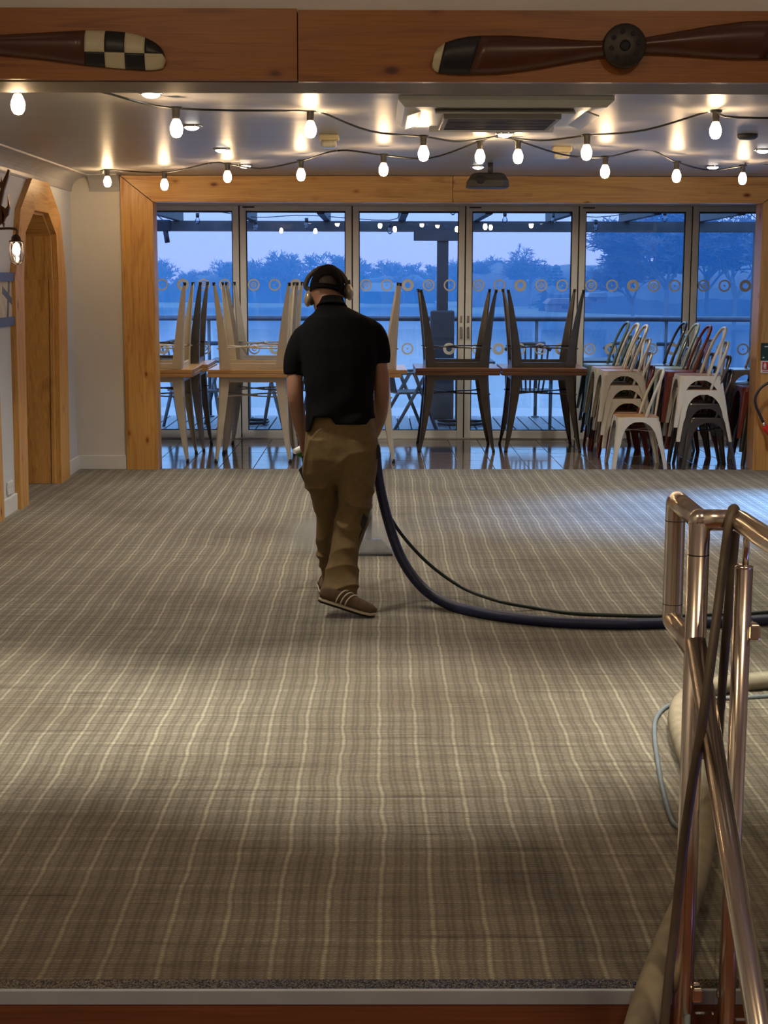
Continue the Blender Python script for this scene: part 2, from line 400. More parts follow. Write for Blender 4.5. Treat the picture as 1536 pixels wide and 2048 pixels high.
# timber lining of the arched opening
ar = thing('timber_arch', (XL, 11.6, 0), 'angular pine door arch lining the opening in the left wall', 'arch')
def plank(p, q, pi, qi, x0, x1, mat):
    m_ = MB(); poly = [p, q, qi, pi]; m_.prism(poly, x0, x1, 'X'); return m_.build('plank', mat, ar)
for i in range(7):
    mt = M['pine_z'] if i in (0, 1, 5, 6) else M['pine_y']
    plank(arch_o[i], arch_o[i+1], arch_i[i], arch_i[i+1], XL, XL + .042, mt)
dep = .46                                            # reveal boards going into the wall
rev = list(zip(arch_i[:-1], arch_i[1:]))[::-1]
for i, (a, b_) in enumerate(rev):
    d = Vector((b_[0]-a[0], b_[1]-a[1])).normalized(); nrm = Vector((d.y, -d.x)) * .022
    c_ = Vector(((a[0]+b_[0])/2 - 11.6, (a[1]+b_[1])/2 - 1.0))
    if nrm.dot(c_) > 0: nrm = -nrm
    poly = [a, b_, (b_[0]+nrm.x, b_[1]+nrm.y), (a[0]+nrm.x, a[1]+nrm.y)]
    MB().prism(poly, XL - dep, XL - .002, 'X').build('reveal_board', M['pine_z'] if i in (0, 1, 5, 6) else M['pine_x'], ar)
MB().prism([(11.945, 0), (11.951, 0), (12.092, 1.62), (12.086, 1.62)], XL - .032, XL - .028, 'X').build('reveal_joint', M['gasket'], ar)
struct(MB().box((XL - .52, 10.7, 0), (XL - .5, 12.3, 2.3)).build('wall_behind_arch', M['wallb']))
# second timber arch, its far post at the left edge of the picture
ar2 = thing('timber_arch', (XL, 9.9, 0), 'pine post of another timber arch at the left edge of the picture', 'arch')
MB().box((XL, 9.75, 0), (XL + .042, PX(9, 1010, XL + .042).y, 2.1), bev=.004).build('post', M['pine_z'], ar2)
MB().prism([(10.06, 2.1), (9.8, 2.1), (9.45, 2.16), (9.45, 2.36), (9.62, 2.36)], XL, XL + .042, 'X').build('brace', M['pine_z'], ar2)
MB().box((XL, 8.2, 0), (XL + .042, 8.45, 2.1), bev=.004).build('post', M['pine_z'], ar2)
MB().prism([(8.2, 2.1), (8.45, 2.1), (8.8, 2.16), (8.8, 2.36), (8.62, 2.36)], XL, XL + .042, 'X').build('brace', M['pine_z'], ar2)
MB().box((XL, 8.8, 2.16), (XL + .042, 9.45, 2.36)).build('lintel', M['pine_y'], ar2)
MB().box((XL, 8.45, 0), (XL + .012, 9.75, 2.1)).build('door_panel', M['pine_z'], ar2)
# timber surround of the far opening
sf = thing('timber_surround', (.68, YF, 0), 'wide pine surround framing the opening to the folding doors', 'door frame')
y0, y1 = YF - .02, YF + .21
MB().prism([(-2.155, 0), (-1.885, 0), (-1.885, 2.262), (-2.155, 2.475)], y0, y1, 'Y').build('jamb', M['pine_z'], sf)
MB().prism([(3.25, 0), (3.53, 0), (3.53, 2.475), (3.25, 2.262)], y0, y1, 'Y').build('jamb', M['pine_z'], sf)
MB().prism([(-2.150, 2.479), (-1.880, 2.266), (.634, 2.266), (.634, 2.482), (-2.150, 2.482)], y0 + .004, y1, 'Y').build('header_board', M['pine_x'], sf)
MB().prism([(.638, 2.266), (3.245, 2.266), (3.525, 2.479), (3.525, 2.482), (.638, 2.482)], y0, y1, 'Y').build('header_board', M['pine_x'], sf)
MB().box((3.535, YF - .022, 0), (4.2, YF - .001, 2.482)).build('side_panel', M['pine_z'], sf)
# near beam over the top of the stairs
bmth = thing('timber_beam', (.6, YB, 2.4), 'heavy dark pine beam carrying two wooden propellers', 'beam')
xj = P(595, 90, YB).x
MB().box((XL, YB, 2.402), (xj - .002, YB + .05, 2.668)).build('face_board', M['beam'], bmth)
MB().box((xj + .002, YB + .006, 2.396), (XR, YB + .05, 2.664)).build('face_board', M['beam'], bmth)
MB().box((XL, YB + .05, 2.398), (XR, YB + .40, 2.66)).build('beam_core', plain('dull_brown_board', (.20, .15, .10), .6, 0, .1, 4), bmth)

# ------------------------------------------------------------------ stairs at the viewer's end
st = struct(MB().box((XL, 3.285, -.2), (XR, YN - .002, -.006)).build('floor', M['stairwood'])); st['label'] = 'dark timber edge of the upper floor at the stairs'
MB().box((XL, 3.293, -.006), (XR, YN, .002)).build('grip_strip', M['grit'], st)
MB().box((XL, 3.283, -.031), (XR, 3.295, .004), bev=.0015).build('metal_nosing', plain('anodised_nosing', (.40, .46, .56), .35, .15, .06, 8), st)
for i in range(3):
    z = -.18 * (i + 1)
    s_ = struct(MB().box((XL, 3.285 - .27*(i+1), z - .2), (1.6, 3.275 - .27*i, z)).build('stair_step', M['stairwood']))
    MB().box((XL, 3.285 - .27*(i+1) - .004, z - .03), (1.6, 3.285 - .27*(i+1), z + .002)).build('metal_nosing', M['chrome'], s_)
struct(MB().box((XL, -3, -.75), (XR, 2.47, -.72)).build('floor', M['stairwood']))

# ------------------------------------------------------------------ folding glass doors
edges = [-2.53, -1.388, -.250, .893, 2.037, 3.180, 4.33]
ZT, ZB = 2.352, .010
frame = struct(thing('window_frame', (.9, YW, 0))); 
MB().box((-2.54, YW - .05, -.004), (4.34, YW + .06, .012)).build('threshold', M['alu'], frame)
MB().box((-2.54, YW - .05, 2.352), (4.34, YW + .06, 2.368)).build('head_track', M['alu'], frame)
M['roundel'] = plain('frosted_sticker', (.66, .64, .62), .6, 0, .05, 20)
def ring(ro, ri, n=22):
    m_ = MB(); rr = []
    for y_, r_ in ((0, ro), (.0012, ro), (.0012, ri), (0, ri)):
        rr.append([Vector((r_*math.cos(2*PI*k/n), y_, r_*math.sin(2*PI*k/n))) for k in range(n)])
    return m_.loft(rr + [rr[0]], False, False)
def roundel_mesh(kind):
    m_ = ring(.061, .045 if kind < 2 else .030)
    if kind == 0: q = ring(.027, .017); m_.add(q.v, q.f)
    if kind == 1: q = ring(.009, .001); m_.add(q.v, q.f)
    if kind == 0: q = ring(.008, .001); m_.add(q.v, q.f)
    o = m_.build('roundel', M['roundel']); me = o.data; bpy.data.objects.remove(o); return me
RM = [roundel_mesh(i) for i in range(3)]
for i in range(6):
    x0, x1 = edges[i] + .006, edges[i+1] - .006
    wn = struct(thing('window_%d' % (i+1), ((x0+x1)/2, YW, 0)))
    wn['label'] = 'grey framed folding glass door panel with rows of roundel stickers, number %d from the left' % (i+1)
    sw = .062
    MB().box((x0, YW - .03, ZB), (x0 + sw, YW + .03, ZT - .002), bev=.004).build('stile', M['alu'], wn)
    MB().box((x1 - sw, YW - .03, ZB), (x1, YW + .03, ZT - .002), bev=.004).build('stile', M['alu'], wn)
    MB().box((x0 + sw, YW - .028, ZB), (x1 - sw, YW + .028, ZB + .075), bev=.004).build('bottom_rail', M['alu'], wn)
    MB().box((x0 + sw, YW - .028, ZT - .052), (x1 - sw, YW + .028, ZT - .002), bev=.004).build('top_rail', M['alu'], wn)
    g = MB()
    for a, b_ in (((x0+sw, ZB+.075), (x0+sw+.008, ZT-.052)), ((x1-sw-.008, ZB+.075), (x1-sw, ZT-.052)), ((x0+sw, ZB+.075), (x1-sw, ZB+.083)), ((x0+sw, ZT-.06), (x1-sw, ZT-.052))):
        g.box((a[0], YW - .02, a[1]), (b_[0], YW + .02, b_[1]))
    g.build('gasket', M['gasket'], wn)
    MB().box((edges[i+1] - .006, YW - .012, ZB), (edges[i+1] + .006, YW + .012, ZT)).build('seal', M['gasket'], wn)
    pn = MB().box((x0 + sw + .004, YW - .006, ZB + .079), (x1 - sw - .004, YW + .006, ZT - .056)).build('pane', M['glass'], wn)
    for row, zz in ((0, P(700, 582, YW).z), (1, P(700, 709, YW).z)):
        for c in range(5):
            q = bpy.data.objects.new('roundel', RM[(0, 1, 2, 0, 1)[c] if row == 0 else (0, 2, 1, 0, 2)[c]]); COL.objects.link(q); q.parent = pn
            q.location = Vector((x0 + sw + .07 + c * .2125, YW - .0078, zz)) - wl(pn)
    if i in (2, 3):                                    # handles and locks on the middle pair
        hx = x1 - .03 if i == 2 else x0 + .03
        hz = P(930, 665, YW).z
        MB().box((hx - .011, YW - .055, hz - .06), (hx + .011, YW - .03, hz + .06), bev=.006).build('handle', M['chrome'], wn)
        MB().box((hx - .012, YW - .036, hz + .10), (hx + .012, YW - .028, hz + .17), bev=.004).build('lock_plate', M['chrome'], wn)
    if i in (1, 3, 4):
        MB().box((x0 + .03, YW - .034, ZT - .022), (x0 + .15, YW - .026, ZT - .010)).build('top_bolt', M['gasket'], wn)

# ------------------------------------------------------------------ deck, balustrade and pergola outside
M['deckwood'] = pine('weathered_deck', 'Y', (.30, .29, .27), (.18, .17, .16), False, .45)
M['pergola'] = plain('dark_stained_timber', (.085, .075, .07), .6, 0, .2, 6)
dk = struct(MB().box((-4.5, YW + .07, -.2), (6.2, 18.15, -.05)).build('deck', M['gasket'])); dk['label'] = 'weathered plank deck outside the folding doors'
bme = None
for i in range(74):
    x = -4.5 + i * .144
    if bme is None:
        o = MB().box((x, YW + .08, -.046), (x + .128, 18.15, -.018), bev=.004).build('deck_board', M['deckwood'], dk); bme = o.data
    else:
        o = bpy.data.objects.new('deck_board', bme); COL.objects.link(o); o.parent = dk
        o.location = Vector((x + .064, (YW + .08 + 18.15)/2, -.032)) - wl(dk)
YG = 18.0
bal = thing('balustrade', (.9, YG, -.02), 'glass balustrade with steel handrail along the deck edge', 'balustrade')
M['rail_out'] = plain('outdoor_steel', (.13, .14, .15), .35, .5)
MB().tube([(-4.5, YG, 1.16), (5.05, YG, 1.155)], .032, 12).build('handrail', M['rail_out'], bal)
posts = [-3.6, -2.0, -.46, .78, 1.905, 3.45, 5.0]
for x in posts:
    MB().tube([(x, YG, -.02), (x, YG, 1.15)], .021, 12).build('post', M['rail_out'], bal)
    MB().lathe([(.05, -.018), (.05, -.005), (.025, 0)], (x, YG, 0), 14).build('base_plate', M['rail_out'], bal)
    for zz in (.30, .86):
        MB().box((x - .11, YG - .018, zz - .025), (x + .11, YG + .018, zz + .025), bev=.015).build('glass_clamp', M['rail_out'], bal)
for a, b_ in zip(posts[:-1], posts[1:]):
    MB().box((a + .05, YG - .005, .09), (b_ - .05, YG + .005, 1.03)).build('glass_panel', M['glass2'], bal)
pg = thing('pergola', (.8, YG - .25, 0), 'dark timber pergola over the deck with rafters and edge beam', 'pergola')
YP = 17.75
MB().box((-4.6, YP - .05, 2.165), (5.3, YP + .05, 2.285)).build('edge_beam', M['pergola'], pg)
px = P(885, 540, YP).x
MB().box((px - .065, YP - .06, 1.25), (px + .065, YP + .06, 2.165)).build('post', M['pergola'], pg)
MB().box((px - .14, YP - .1, -.018), (px + .14, YP + .1, 1.26), bev=.02).build('post_base', M['pergola'], pg)
MB().box((px - .34, YP - .08, 2.06), (px + .22, YP - .05, 2.18)).build('bracket', M['pergola'], pg)
MB().box((4.40, YP - .06, -.018), (4.52, YP + .06, 2.165)).build('post', M['pergola'], pg)
MB().box((4.44, YP - 1.6, -.0), (4.50, YP - .06, 2.165)).build('end_board', plain('blue_grey_boarding', (.16, .22, .30), .7), pg)
for k in range(11):
    x = -4.1 + k * .87
    MB().box((x, YW + .35, 2.287), (x + .075, YP + .30, 2.40)).build('rafter', M['pergola'], pg)
MB().box((-4.6, YW + .32, 2.30), (5.3, YW + .45, 2.52)).build('wall_plate', M['pergola'], pg)
# unlit festoon lamps hanging under the pergola
M['clearbulb'] = glass('clear_bulb_glass', (.86, .9, .94), .6, .06)
fs = thing('festoon_string', (.8, YP - .6, 2.3), 'unlit festoon lamp string hanging under the pergola outside', 'string lights')
pts = [(-2.9, YP-.7, 2.26)]
for (x, y) in ((395, 448), (511, 462), (613, 458), (780, 468), (807, 444), (906, 430), (1010, 446), (1108, 448), (1192, 462), (1330, 444), (1463, 437)):
    c = P(x, y - 22, YP - .6); pts.append((c.x, c.y, c.z + .03))
    bb = MB().lathe([(.012, 0), (.02, -.012), (.031, -.04), (.028, -.06), (.01, -.078)], (c.x, c.y, c.z - .045), 12).build('bulb', M['clearbulb'], fs)
    MB().lathe([(.02, 0), (.02, -.045), (.015, -.05)], (c.x, c.y, c.z), 10).build('socket', M['black'], bb)
pts.append((4.3, YP-.6, 2.27))
MB().tube(smooth_path(pts, 4), .005, 5).build('cable', M['black'], fs)
ht = thing('patio_spotlight', P(330, 455, YP - .2), 'black spotlight on a bracket under the pergola beam at far left', 'spotlight')
c = P(328, 452, YP - .2)
MB().box((c.x - .10, c.y - .06, c.z - .06), (c.x + .08, c.y + .06, c.z + .07), bev=.015).build('housing', M['black'], ht)
MB().tube([(c.x + .02, c.y - .03, c.z - .05), (c.x + .04, c.y - .03, c.z - .19)], .03, 10).build('lamp_tube', M['black'], ht)
MB().tube(smooth_path([(c.x - .1, c.y, c.z + .15), (c.x - .05, c.y, c.z + .1), (c.x, c.y, c.z + .06)], 4), .006, 6).build('cable', M['black'], ht)

# ------------------------------------------------------------------ lake, shores, trees
m, nt, b = newmat('calm_lake_water'); M['water'] = m
b.inputs['Base Color'].default_value = (.05, .09, .14, 1); b.inputs['Roughness'].default_value = .12; b.inputs['IOR'].default_value = 1.33
t = nt.nodes.new('ShaderNodeTexCoord'); n = N(nt, 'ShaderNodeTexNoise', Scale=.35, Detail=3); nt.links.new(t.outputs['Object'], n.inputs[0]); bump(nt, b, n.outputs[0], .08, .05)
ZW = -2.4
lake = MB().add([(-400, 18.6, ZW), (400, 18.6, ZW), (400, 900, ZW), (-400, 900, ZW)], [(0, 1, 2, 3)]).build('lake', M['water'])
tag(lake, 'pale calm lake beyond the deck', 'lake', kind='structure')
M['bank'] = plain('winter_grass_bank', (.16, .17, .13), .95, 0, .25, .2)
M['twig'] = plain('bare_twigs', (.13, .11, .10), .9, 0, .2, 3)
M['wood_dark'] = plain('dim_woodland', (.05, .05, .05), .95, 0, .2, .5)
M['conif'] = plain('conifer_green', (.05, .08, .06), .9, 0, .2, 3)
def bank(name, pts, h, label, depth=120):
    m_ = MB(); rows = []
    for k, (dy, hh) in enumerate(((0, -.4), (2, .35), (12, h*.55), (35, h), (depth, h*1.1))):
        rows.append([Vector((x, y + dy, ZW + hh + noise.noise(Vector((x*.05, k*3.1, 0)))*h*.2*(k > 1))) for x, y in pts])
    m_.loft(rows, False, True, False); return tag(m_.build(name, M['bank']), label, 'shore', kind='structure')
bank('far_shore', [(x, 205 + 8*math.sin(x*.03)) for x in range(-160, 141, 10)], .5, 'low hazy far shore across the lake')
bank('near_shore', [(x, 118 + max(0, (44 - x))*1.6) for x in range(8, 160, 4)], .6, 'wooded right hand shore beyond the balustrade')
RMIN = .034
def bare_tree(h, seed, spread=.5, levels=5, weep=0.0, dens=3):
    rnd = random.Random(seed); m_ = MB()
    def seg(a, b_, ra, rb):
        d = (b_ - a).normalized(); u = d.orthogonal().normalized(); w_ = d.cross(u)
        vv = [a + (u*math.cos(t_) + w_*math.sin(t_))*ra for t_ in (0, 2.1, 4.2)] + [b_ + (u*math.cos(t_) + w_*math.sin(t_))*rb for t_ in (0, 2.1, 4.2)]
        m_.add(vv, [(0,1,4,3), (1,2,5,4), (2,0,3,5)])
    def grow(p, d, ln, r_, lv):
        q = p + d * ln; seg(p, q, r_, r_*.72)
        if lv == 0: return
        for k in range(dens if lv < levels else dens + 1):
            nd = (d + Vector((rnd.uniform(-1, 1), rnd.uniform(-1, 1), rnd.uniform(-.45, .7) - weep*(levels-lv)/levels)) * (spread + .12*(levels-lv))).normalized()
            grow(p + d*ln*rnd.uniform(.55, 1.0), nd, ln*rnd.uniform(.55, .82), max(r_*.6, RMIN), lv - 1)
    grow(Vector((0, 0, 0)), Vector((0, 0, 1)), h*.28, h*.016, levels)
    return m_
def tree_obj(name, m_, mat): return m_.build(name, mat, None, (0, 0, 0), fix=False)
protos = [bare_tree(7.2, s_, .62, 5, 0, 4) for s_ in (1, 2, 3)]
pm = []
for q in protos:
    o = tree_obj('far_tree', q, M['twig']); pm.append(o.data); bpy.data.objects.remove(o)
rnd = random.Random(4)
for k in range(46):
    o = bpy.data.objects.new('far_tree', pm[k % 3]); COL.objects.link(o)
    x = -52 + k*1.55 + rnd.uniform(-.8, .8); y = 212 + rnd.uniform(0, 25)
    o.location = (x, y, ZW + .3); sz = rnd.uniform(.9, 1.25) * (1.12 if 20 < k < 34 else .95); o.scale = (sz*1.25, sz*1.25, sz); o.rotation_euler.z = rnd.uniform(0, 6)
    tag(o, 'misty bare tree in the belt of woodland on the far shore', 'tree', 'bare trees along the far shore')
hedge = MB(); rr = []
for k, (dy, hh) in enumerate(((0, 0), (0, 3.0), (6, 3.6), (12, 0))):
    rr.append([Vector((x, 216 + dy, ZW + .3 + (hh + (noise.noise(Vector((x*.11, k, 2))) + .6*noise.noise(Vector((x*.45, k, 5))))*1.5 if hh else 0))) for x in range(-150, 60, 1)])
hedge.loft(rr, False, True, False); tag(hedge.build('woodland', M['wood_dark']), 'dense dim woodland mass behind the far shore trees', 'woodland', kind='stuff')
RMIN = .016
def mid_tree(x, ytop, Y, wpx, seed, label, levels=6, mat='twig', weep=0.0, dens=4, spread=.6):
    top = P(x, ytop, Y); base = ZW + .3; h = (top.z - base)
    m_ = bare_tree(h*.62, seed, spread, levels, weep, dens)
    zz = max(v.z for v in m_.v); ww = max(abs(v.x) for v in m_.v); wd = wpx / F * Y / 2
    for v in m_.v: v.z *= h / zz; v.x *= wd/ww*1.15; v.y *= wd/ww*1.15
    o = tree_obj('bare_tree', m_, M[mat]); o.location = (top.x, Y, base)
    return tag(o, label, 'tree', 'trees on the right hand shore')
mid_tree(1062, 486, 178, 130, 11, 'tall weeping birch above the balustrade in the fourth door panel', weep=.25)
mid_tree(962, 508, 190, 110, 12, 'rounded bare tree just right of the middle door stile')
mid_tree(1010, 524, 196, 110, 13, 'lower bushy bare tree left of the tall weeping birch')
mid_tree(1340, 405, 122, 330, 14, 'big spreading bare tree filling the fifth door panel', 7, spread=.75)
mid_tree(1478, 420, 118, 200, 15, 'bare tree with upright branches at the right end of the doors', 7)
mid_tree(1205, 520, 170, 90, 16, 'small bare tree left of the big spreading tree')
mid_tree(1420, 450, 130, 240, 17, 'thick bare tree between the two big right hand trees', 7)
mid_tree(1270, 500, 126, 170, 18, 'dense lower bare tree under the left side of the big spreading tree', 6)
mid_tree(1160, 548, 160, 110, 19, 'small hazy bush like tree right of the conifer', 6)
# conifer
ct = thing('conifer', (0, 0, 0)); c = P(1113, 528, 170); base = ZW + .3; hh = c.z - base
m_ = MB()
for k in range(13):
    z = base + hh*(.12 + .86*k/13); r_ = (1 - k/13.5) * 3.2 + .2
    for a in range(9):
        an = a*2*PI/9 + k*.7; rr_ = r_*random.uniform(.65, 1.05); e = Vector((c.x + rr_*math.cos(an), 170 + rr_*math.sin(an), z - rr_*.12)); s0 = Vector((c.x, 170, z + .4)); pd = Vector((-math.sin(an), math.cos(an), 0))*.28
        m_.add([s0, (s0+e)/2 + pd, e, (s0+e)/2 - pd, (s0+e)/2 - Vector((0, 0, .35))], [(0,1,2), (0,2,3), (0,4,1), (1,4,2), (2,4,3), (3,4,0)])
ct.location = (c.x, 170, base); WL[ct.name] = Vector((c.x, 170, base))
m_.build('foliage', M['conif'], ct, fix=False); MB().tube([(c.x, 170, base), (c.x, 170, c.z)], [.16, .02], 6).build('trunk', M['twig'], ct)
tag(ct, 'dark layered conifer between bare trees on the right hand shore', 'tree')
hm = MB(); rr = []
for k, (dy, hh) in enumerate(((0, 0), (0, 3.6), (5, 5.2), (10, 0))):
    rr.append([Vector((x*.8, 186 + dy - max(0, x*.8 - 18)*1.5, ZW + .3 + (hh + (noise.noise(Vector((x*.12, k, 9))) + .7*noise.noise(Vector((x*.5, k, 5))))*.8 if hh else 0))) for x in range(14, 80, 1)])
hm.loft(rr, False, True, False); tag(hm.build('undergrowth', M['twig']), 'low tangled undergrowth along the right hand shore', 'bushes', kind='stuff')
tk = MB(); rr = []
for k, (dy, hh) in enumerate(((0, 0), (.4, 1.9), (4, 3.0), (9, 0))):
    rr.append([Vector((x*.7, 120.5 + max(0, 44 - x*.7)*1.6 + dy, ZW + .1 + (hh + (noise.noise(Vector((x*.16, k, 3))) + .7*noise.noise(Vector((x*.6, k, 8))))*.7 if hh else 0))) for x in range(26, 110, 1)])
tk.loft(rr, False, False, False); tag(tk.build('thicket', M['wood_dark']), 'dark thicket along the water under the right hand trees', 'bushes', kind='stuff')
def house(x, y, Y, w_, h_, wall, roof, label):
    c = P(x, y, Y); t_ = thing('house', (c.x, Y, c.z), label, 'house')
    if Y > 190: c.z = ZW + .3; h_ *= 1.7
    MB().box((c.x - w_/2, Y, c.z), (c.x + w_/2, Y + 3, c.z + h_)).build('wall', wall, t_)
    MB().prism([(c.x - w_*.56, c.z + h_), (c.x + w_*.56, c.z + h_), (c.x + w_*.44, c.z + h_*1.7), (c.x - w_*.44, c.z + h_*1.7)], Y - .2, Y + 3.2, 'Y').build('roof', roof, t_)
    MB().box((c.x - w_*.2, Y - .04, c.z + h_*.3), (c.x - w_*.05, Y + .02, c.z + h_*.75)).build('window', M['gasket'], t_)
M['brickpale'] = plain('pale_brick', (.19, .12, .10), .9, 0, .1, .6); M['roofpale'] = plain('frosty_roof', (.30, .31, .33), .9, 0, .1, .4)
house(1140, 622, 128, 3.6, .6, M['brickpale'], M['brickpale'], 'low red boat shed behind the fourth door panel')
house(1195, 606, 128, 1.6, .5, M['brickpale'], M['roofpale'], 'small house with frosted roof near the fifth door panel')
house(765, 574, 208, 5, 1.0, M['wood_dark'], M['roofpale'], 'long pale roofed building on the far shore')
# ------------------------------------------------------------------ propellers on the beam
M['mahog'] = plain('varnished_mahogany', (.085, .028, .014), .3, 0, .25, 5)
M['creamp'] = plain('cream_paint', (.62, .55, .36), .4, 0, .05, 9); M['blackp'] = plain('black_paint', (.012, .012, .014), .4, 0, .1, 9)
YPR = YB - .004
def blade_ring(st_, t0=0.0, t1=1.0, n=7, T=.030):
    xt, yt, xb, yb = st_; top = P(xt, yt, YPR); bot = P(xb, yb, YPR); out = []
    for i in range(n + 1):
        t_ = t0 + (t1 - t0) * i / n; p = top.lerp(bot, t_)
        th = .008 + T * max(0, math.sin(PI * min(max(t_, 0), 1))) ** .7 * (1.15 - .5 * t_)
        out.append(Vector((p.x, YPR - th, p.z)))
    for i in range(n, -1, -1):
        t_ = t0 + (t1 - t0) * i / n; p = top.lerp(bot, t_); out.append(Vector((p.x, YPR - .002, p.z)))
    return out
def interp(sts, k=3):
    out = []
    for a, b_ in zip(sts[:-1], sts[1:]):
        for j in range(k): out.append(tuple(x + (y - x) * j / k for x, y in zip(a, b_)))
    out.append(sts[-1]); return out
pr1 = thing('propeller', P(1245, 95, YPR), 'dark mahogany propeller with black and cream tip at right on beam', 'propeller')
tip = [(866, 121, 864, 127), (868, 108, 864, 134), (875, 97, 868, 141), (890, 85.5, 876, 145.5)]
blk = [(890, 85.5, 876, 145.5), (915, 78, 900, 148), (938, 73.5, 918, 148.8), (962, 71.8, 938, 148.6)]
brn = [(962, 71.8, 938, 148.6), (1018, 71.5, 1000, 147), (1078, 75, 1070, 138), (1148, 80, 1148, 124), (1198, 82, 1200, 115), (1232, 78, 1232, 113)]
hx, hy = 1245.5, 95.0
def rot180(sts): return [(2*hx - xb, 2*hy - yb, 2*hx - xt, 2*hy - yt) for xt, yt, xb, yb in sts]
for f_ in (lambda s_: s_, rot180):
    MB().loft([blade_ring(s_) for s_ in interp(f_(tip))]).build('tip', M['creamp'], pr1)
    MB().loft([blade_ring(s_) for s_ in interp(f_(blk))]).build('tip_band', M['blackp'], pr1)
    MB().loft([blade_ring(s_) for s_ in interp(f_(brn))]).build('blade', M['mahog'], pr1)
hc = P(hx, hy, YPR); M['hubm'] = plain('aged_hub_plate', (.05, .042, .035), .45, .5, .2, 12)
hub = MB().lathe([(.075, -.002), (.083, -.02), (.083, -.05), (.078, -.055), (.02, -.055)], hc, 28, 'Y').build('hub', M['hubm'], pr1)
for k in range(8):
    a = 2*PI*k/8 + .2; q = hc + Vector((.053*math.cos(a), -.0555, .053*math.sin(a)))
    MB().lathe([(.009, 0), (.009, -.003), (.006, -.003)], q, 10, 'Y').build('bolt_hole', M['gasket'], hub)
MB().lathe([(.021, 0), (.021, -.004), (.012, -.012)], hc + Vector((0, -.055, 0)), 14, 'Y').build('centre_bore', M['gasket'], hub)
pr2 = thing('propeller', P(-53, 96, YPR), 'brown propeller with black and cream chequered tip at left on beam', 'propeller')
cols = [172, 211.5, 251.5, 291.5]; tops = {172: 61, 211.5: 62.5, 251.5: 65, 291.5: 75}; bots = {172: 131, 211.5: 135, 251.5: 138.5, 291.5: 140.5}
def st2(x):
    tt = [(-20, 71, 109), (80, 66, 119), (172, 61, 131), (211.5, 62.2, 135), (251.5, 65, 138.5), (275, 70, 140), (291.5, 75.5, 140.8), (310, 85, 140.5), (322, 95, 138.5), (328, 104, 135.5), (331, 113, 130), (332, 118, 124)]
    for a, b_ in zip(tt[:-1], tt[1:]):
        if a[0] <= x <= b_[0]:
            f_ = (x - a[0]) / (b_[0] - a[0]); return (x, a[1] + (b_[1]-a[1])*f_, x, a[2] + (b_[2]-a[2])*f_)
def cut(s_, r0, r1):                                  # fraction of the chord between the two rows
    yt, yb = s_[1], s_[3]; mid = 105.5 + (s_[0]-172)*.03
    m_ = min(max((mid - yt) / (yb - yt), .02), .98)
    return (0, m_) if r0 == 0 else (m_, 1)
for c in range(4):
    xs = [cols[c] + (([211.5, 251.5, 291.5, 332][c]) - cols[c]) * i / 8 for i in range(9)]
    for r_ in range(2):
        rr = [blade_ring(st2(x), *cut(st2(x), r_, r_)) for x in xs]
        MB().loft(rr).build('painted_check', M['creamp'] if (c + r_) % 2 == 0 else M['blackp'], pr2)
xs = [-20 + 192*i/10 for i in range(11)]
MB().loft([blade_ring(st2(x)) for x in xs]).build('blade', M['mahog'], pr2)
h2 = P(-53, 92, YPR)
MB().lathe([(.075, -.002), (.083, -.02), (.083, -.05), (.078, -.055), (.02, -.055)], h2, 28, 'Y').build('hub', M['hubm'], pr2)
MB().loft([blade_ring((-86 - x, 184-st2(x-20)[3], -86 - x, 184-st2(x-20)[1])) for x in [0 + 340*i/16 for i in range(17)]]).build('blade', M['mahog'], pr2)

# ------------------------------------------------------------------ ceiling fittings
c0 = P(996, 210, 7.72)
ac = thing('air_conditioner', (c0.x, 7.72, ZC - .09), 'square white ceiling air conditioner cassette behind the beam', 'air conditioner')
cx, cy = c0.x, 7.72
rr = [[Vector((cx + sx_*s_, cy + sy_*s_, z)) for sx_, sy_ in ((-1,-1), (1,-1), (1,1), (-1,1))] for s_, z in ((.505, ZC - .001), (.505, ZC - .02), (.475, ZC - .05), (.36, ZC - .055))]
MB().loft(rr, True, False).build('panel', M['white'], ac)
gr = MB().box((cx - .285, cy - .285, ZC - .085), (cx + .285, cy + .285, ZC - .056), bev=.004).build('intake_grille', plain('grey_grille', (.30, .29, .275), .5), ac)
for k in range(9): MB().box((cx - .26, cy - .255 + k*.06, ZC - .088), (cx + .26, cy - .24 + k*.06, ZC - .085)).build('grille_slat', M['darkgrey'], gr)
for a in range(4):
    R_ = Matrix.Rotation(a*PI/2, 3, 'Z') @ Matrix.Rotation(.35, 3, 'X')
    MB().cbox((cx + .42*math.sin(a*PI/2), cy - .42*math.cos(a*PI/2), ZC - .060), (.66, .085, .007), R_).build('louvre', M['white'], ac)
LENS = emit('downlight_lens', (1, .93, .82), 12.0, False)
def downlight(X, Y, Z, label, W, blend=.8, size=104, lens=12.0):
    t_ = thing('downlight', (X, Y, Z - .01), label, 'light')
    MB().lathe([(.058, 0), (.058, -.008), (.045, -.012), (.042, -.004)], (X, Y, Z), 20).build('bezel', M['chrome'], t_)
    MB().lathe([(.044, -.008), (.038, -.018), (.024, -.025), (.008, -.028)], (X, Y, Z), 16).build('lens', LENS, t_)
    if W:
        ld = bpy.data.lights.new('downlight_beam', 'SPOT'); ld.energy = W; ld.color = (1, .92, .76); ld.spot_size = math.radians(size); ld.spot_blend = blend; ld.shadow_soft_size = .04
        lo = bpy.data.objects.new('downlight_beam', ld); COL.objects.link(lo); lo.parent = t_; lo.location = (0, 0, -.045)
    return t_
DL = [(-1.04, 7.12), (-1.04, 8.66), (-1.03, 10.2), (-1.0, 11.65), (.75, 9.05), (.77, 11.7), (2.55, 10.15), (2.55, 11.65), (2.55, 7.1), (2.55, 8.6), (.75, 10.3)]
